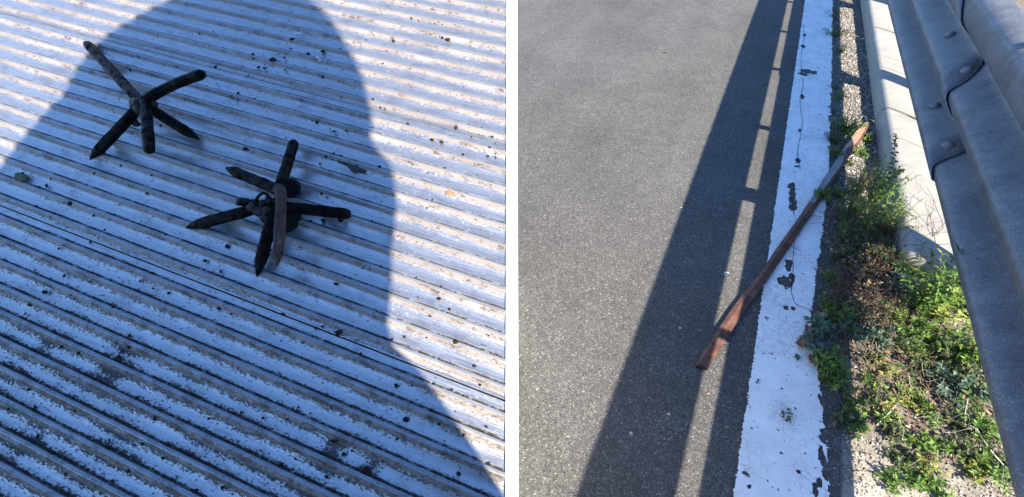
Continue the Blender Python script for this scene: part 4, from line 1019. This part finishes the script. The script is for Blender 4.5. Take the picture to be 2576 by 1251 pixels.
# dead leaves at the line edge
def dead_leaf(x, y, r, lab, seed, mt='dead', z=.012):
    g_ = np.random.default_rng(seed); n = 9; V = []
    for i in range(n):
        for j in range(5):
            f_ = i / (n - 1); wd = math.sin(math.pi * min(1, f_ * 1.02)) ** .7 * (1 + .25 * math.sin(9 * f_ + seed)); sd = (j - 2) / 2
            V.append(((f_ - .5) * 2 * r, sd * wd * r * .62, abs(sd) ** 1.6 * r * .45 * g_.uniform(.6, 1.2) + .25 * r * math.sin(5 * f_ + seed)))
    F = [(i * 5 + j, i * 5 + j + 1, (i + 1) * 5 + j + 1, (i + 1) * 5 + j) for i in range(n - 1) for j in range(4)]
    o = link('dead_leaf', mesh('dead_leaf', V, F, M[mt], True)); o.location = Vector(gz(x, y, z)); o.rotation_euler = (g_.uniform(-.4, .4), g_.uniform(-.4, .4), g_.uniform(0, 6))
    m = o.modifiers.new('s', 'SOLIDIFY'); m.thickness = .0006
    return tag(o, lab, 'dead leaf', 'dead leaves at the edge of the line')
dead_leaf(2030, 832, .019, 'curled brown leaf resting on the white line, uppermost at its edge', 1); dead_leaf(2014, 868, .022, 'large crumpled tan leaf hanging over the white line', 2)
dead_leaf(2041, 905, .022, 'lowest brown leaf on the line beside the bluish weed', 3); dead_leaf(2068, 795, .018, 'brown leaf among the green mat at the line', 4, z=.03)
dead_leaf(2004, 899, .013, 'small grey-green leaf lying alone on the white line', 5, 'leafC', .006); dead_leaf(2340, 1012, .014, 'orange dead leaf in the shaded gravel', 6)
dead_leaf(2385, 870, .02, 'tan dead leaf under the rail weeds', 7, z=.04); dead_leaf(2235, 1030, .013, 'small orange leaf in the gravel', 8); dead_leaf(2440, 905, .016, 'brown leaf beside the rail', 9, z=.05); dead_leaf(2420, 1000, .014, 'tan leaf below the broad-leaved weed', 10, z=.03)

# ------------------------------------------------------------------ the photographer, whose shadow falls on the deck
pers = empty('person', (-.12, -.33, zdeck(-.12, -.33))); tag(pers, 'person in dark clothes who stands on the deck and casts the large shadow', 'person')
PY = -.30
def person_body():
    b = MB(); NR = 28
    rings = [(1.06, -.075, .20, .13), (1.16, -.07, .25, .14), (1.27, -.07, .265, .14), (1.37, -.09, .26, .135), (1.46, -.09, .23, .13), (1.51, -.10, .21, .125), (1.57, -.10, .21, .125), (1.64, -.10, .23, .13), (1.73, -.10, .25, .13), (1.79, -.10, .27, .13), (1.86, -.10, .28, .13),
             (1.91, -.10, .255, .13), (1.99, -.09, .265, .13), (2.09, -.072, .253, .12), (2.17, -.065, .238, .12), (2.25, -.05, .212, .11), (2.31, -.03, .172, .10), (2.36, -.015, .12, .09), (2.41, 0, .07, .07), (2.46, 0, .078, .09), (2.53, 0, .088, .105), (2.60, 0, .084, .10), (2.66, 0, .055, .07), (2.68, 0, .02, .03)]
    V = [(cx + rx * math.cos(2 * math.pi * j / NR), PY + (z - 1.9) * -.0 + ry * math.sin(2 * math.pi * j / NR), z) for z, cx, rx, ry in rings for j in range(NR)]
    F = [(i * NR + j, i * NR + (j + 1) % NR, (i + 1) * NR + (j + 1) % NR, (i + 1) * NR + j) for i in range(len(rings) - 1) for j in range(NR)] + [tuple(range(NR))[::-1], tuple((len(rings) - 1) * NR + j for j in range(NR))]
    b.add(V, F)
    b.tube(smooth_path([(-.27, PY, 2.02), (-.36, PY, 1.82), (-.37, PY + .02, 1.55), (-.355, PY + .03, 1.28), (-.35, PY + .04, 1.02)], 4), list(np.linspace(.085, .075, 17)), 14)
    b.tube(smooth_path([(.10, PY, 2.00), (.10, PY + .04, 1.80), (.06, PY + .12, 1.62), (.0, PY + .17, 1.56)], 4), list(np.linspace(.06, .035, 13)), 14)
    for x in (-.20, .03):
        zk = zdeck(x, PY)
        b.tube(smooth_path([(x, PY, 1.14), (x - .01, PY + .02, .92), (x - .02, PY - .01, zk + .06)], 4), list(np.linspace(.11, .05, 9)), 14)
        b.tube([(x - .02, PY - .05, zk + .035), (x - .02, PY + .06, zk + .06), (x - .02, PY + .12, zk + .075)], [.038, .042, .03], 12)
    o = b.build('body', M['jacket'], None, True); o.parent = pers; o.matrix_parent_inverse = Matrix.Translation(pers.location).inverted()
    m = o.modifiers.new('r', 'REMESH'); m.mode = 'VOXEL'; m.voxel_size = .014; m.use_smooth_shade = True
person_body()
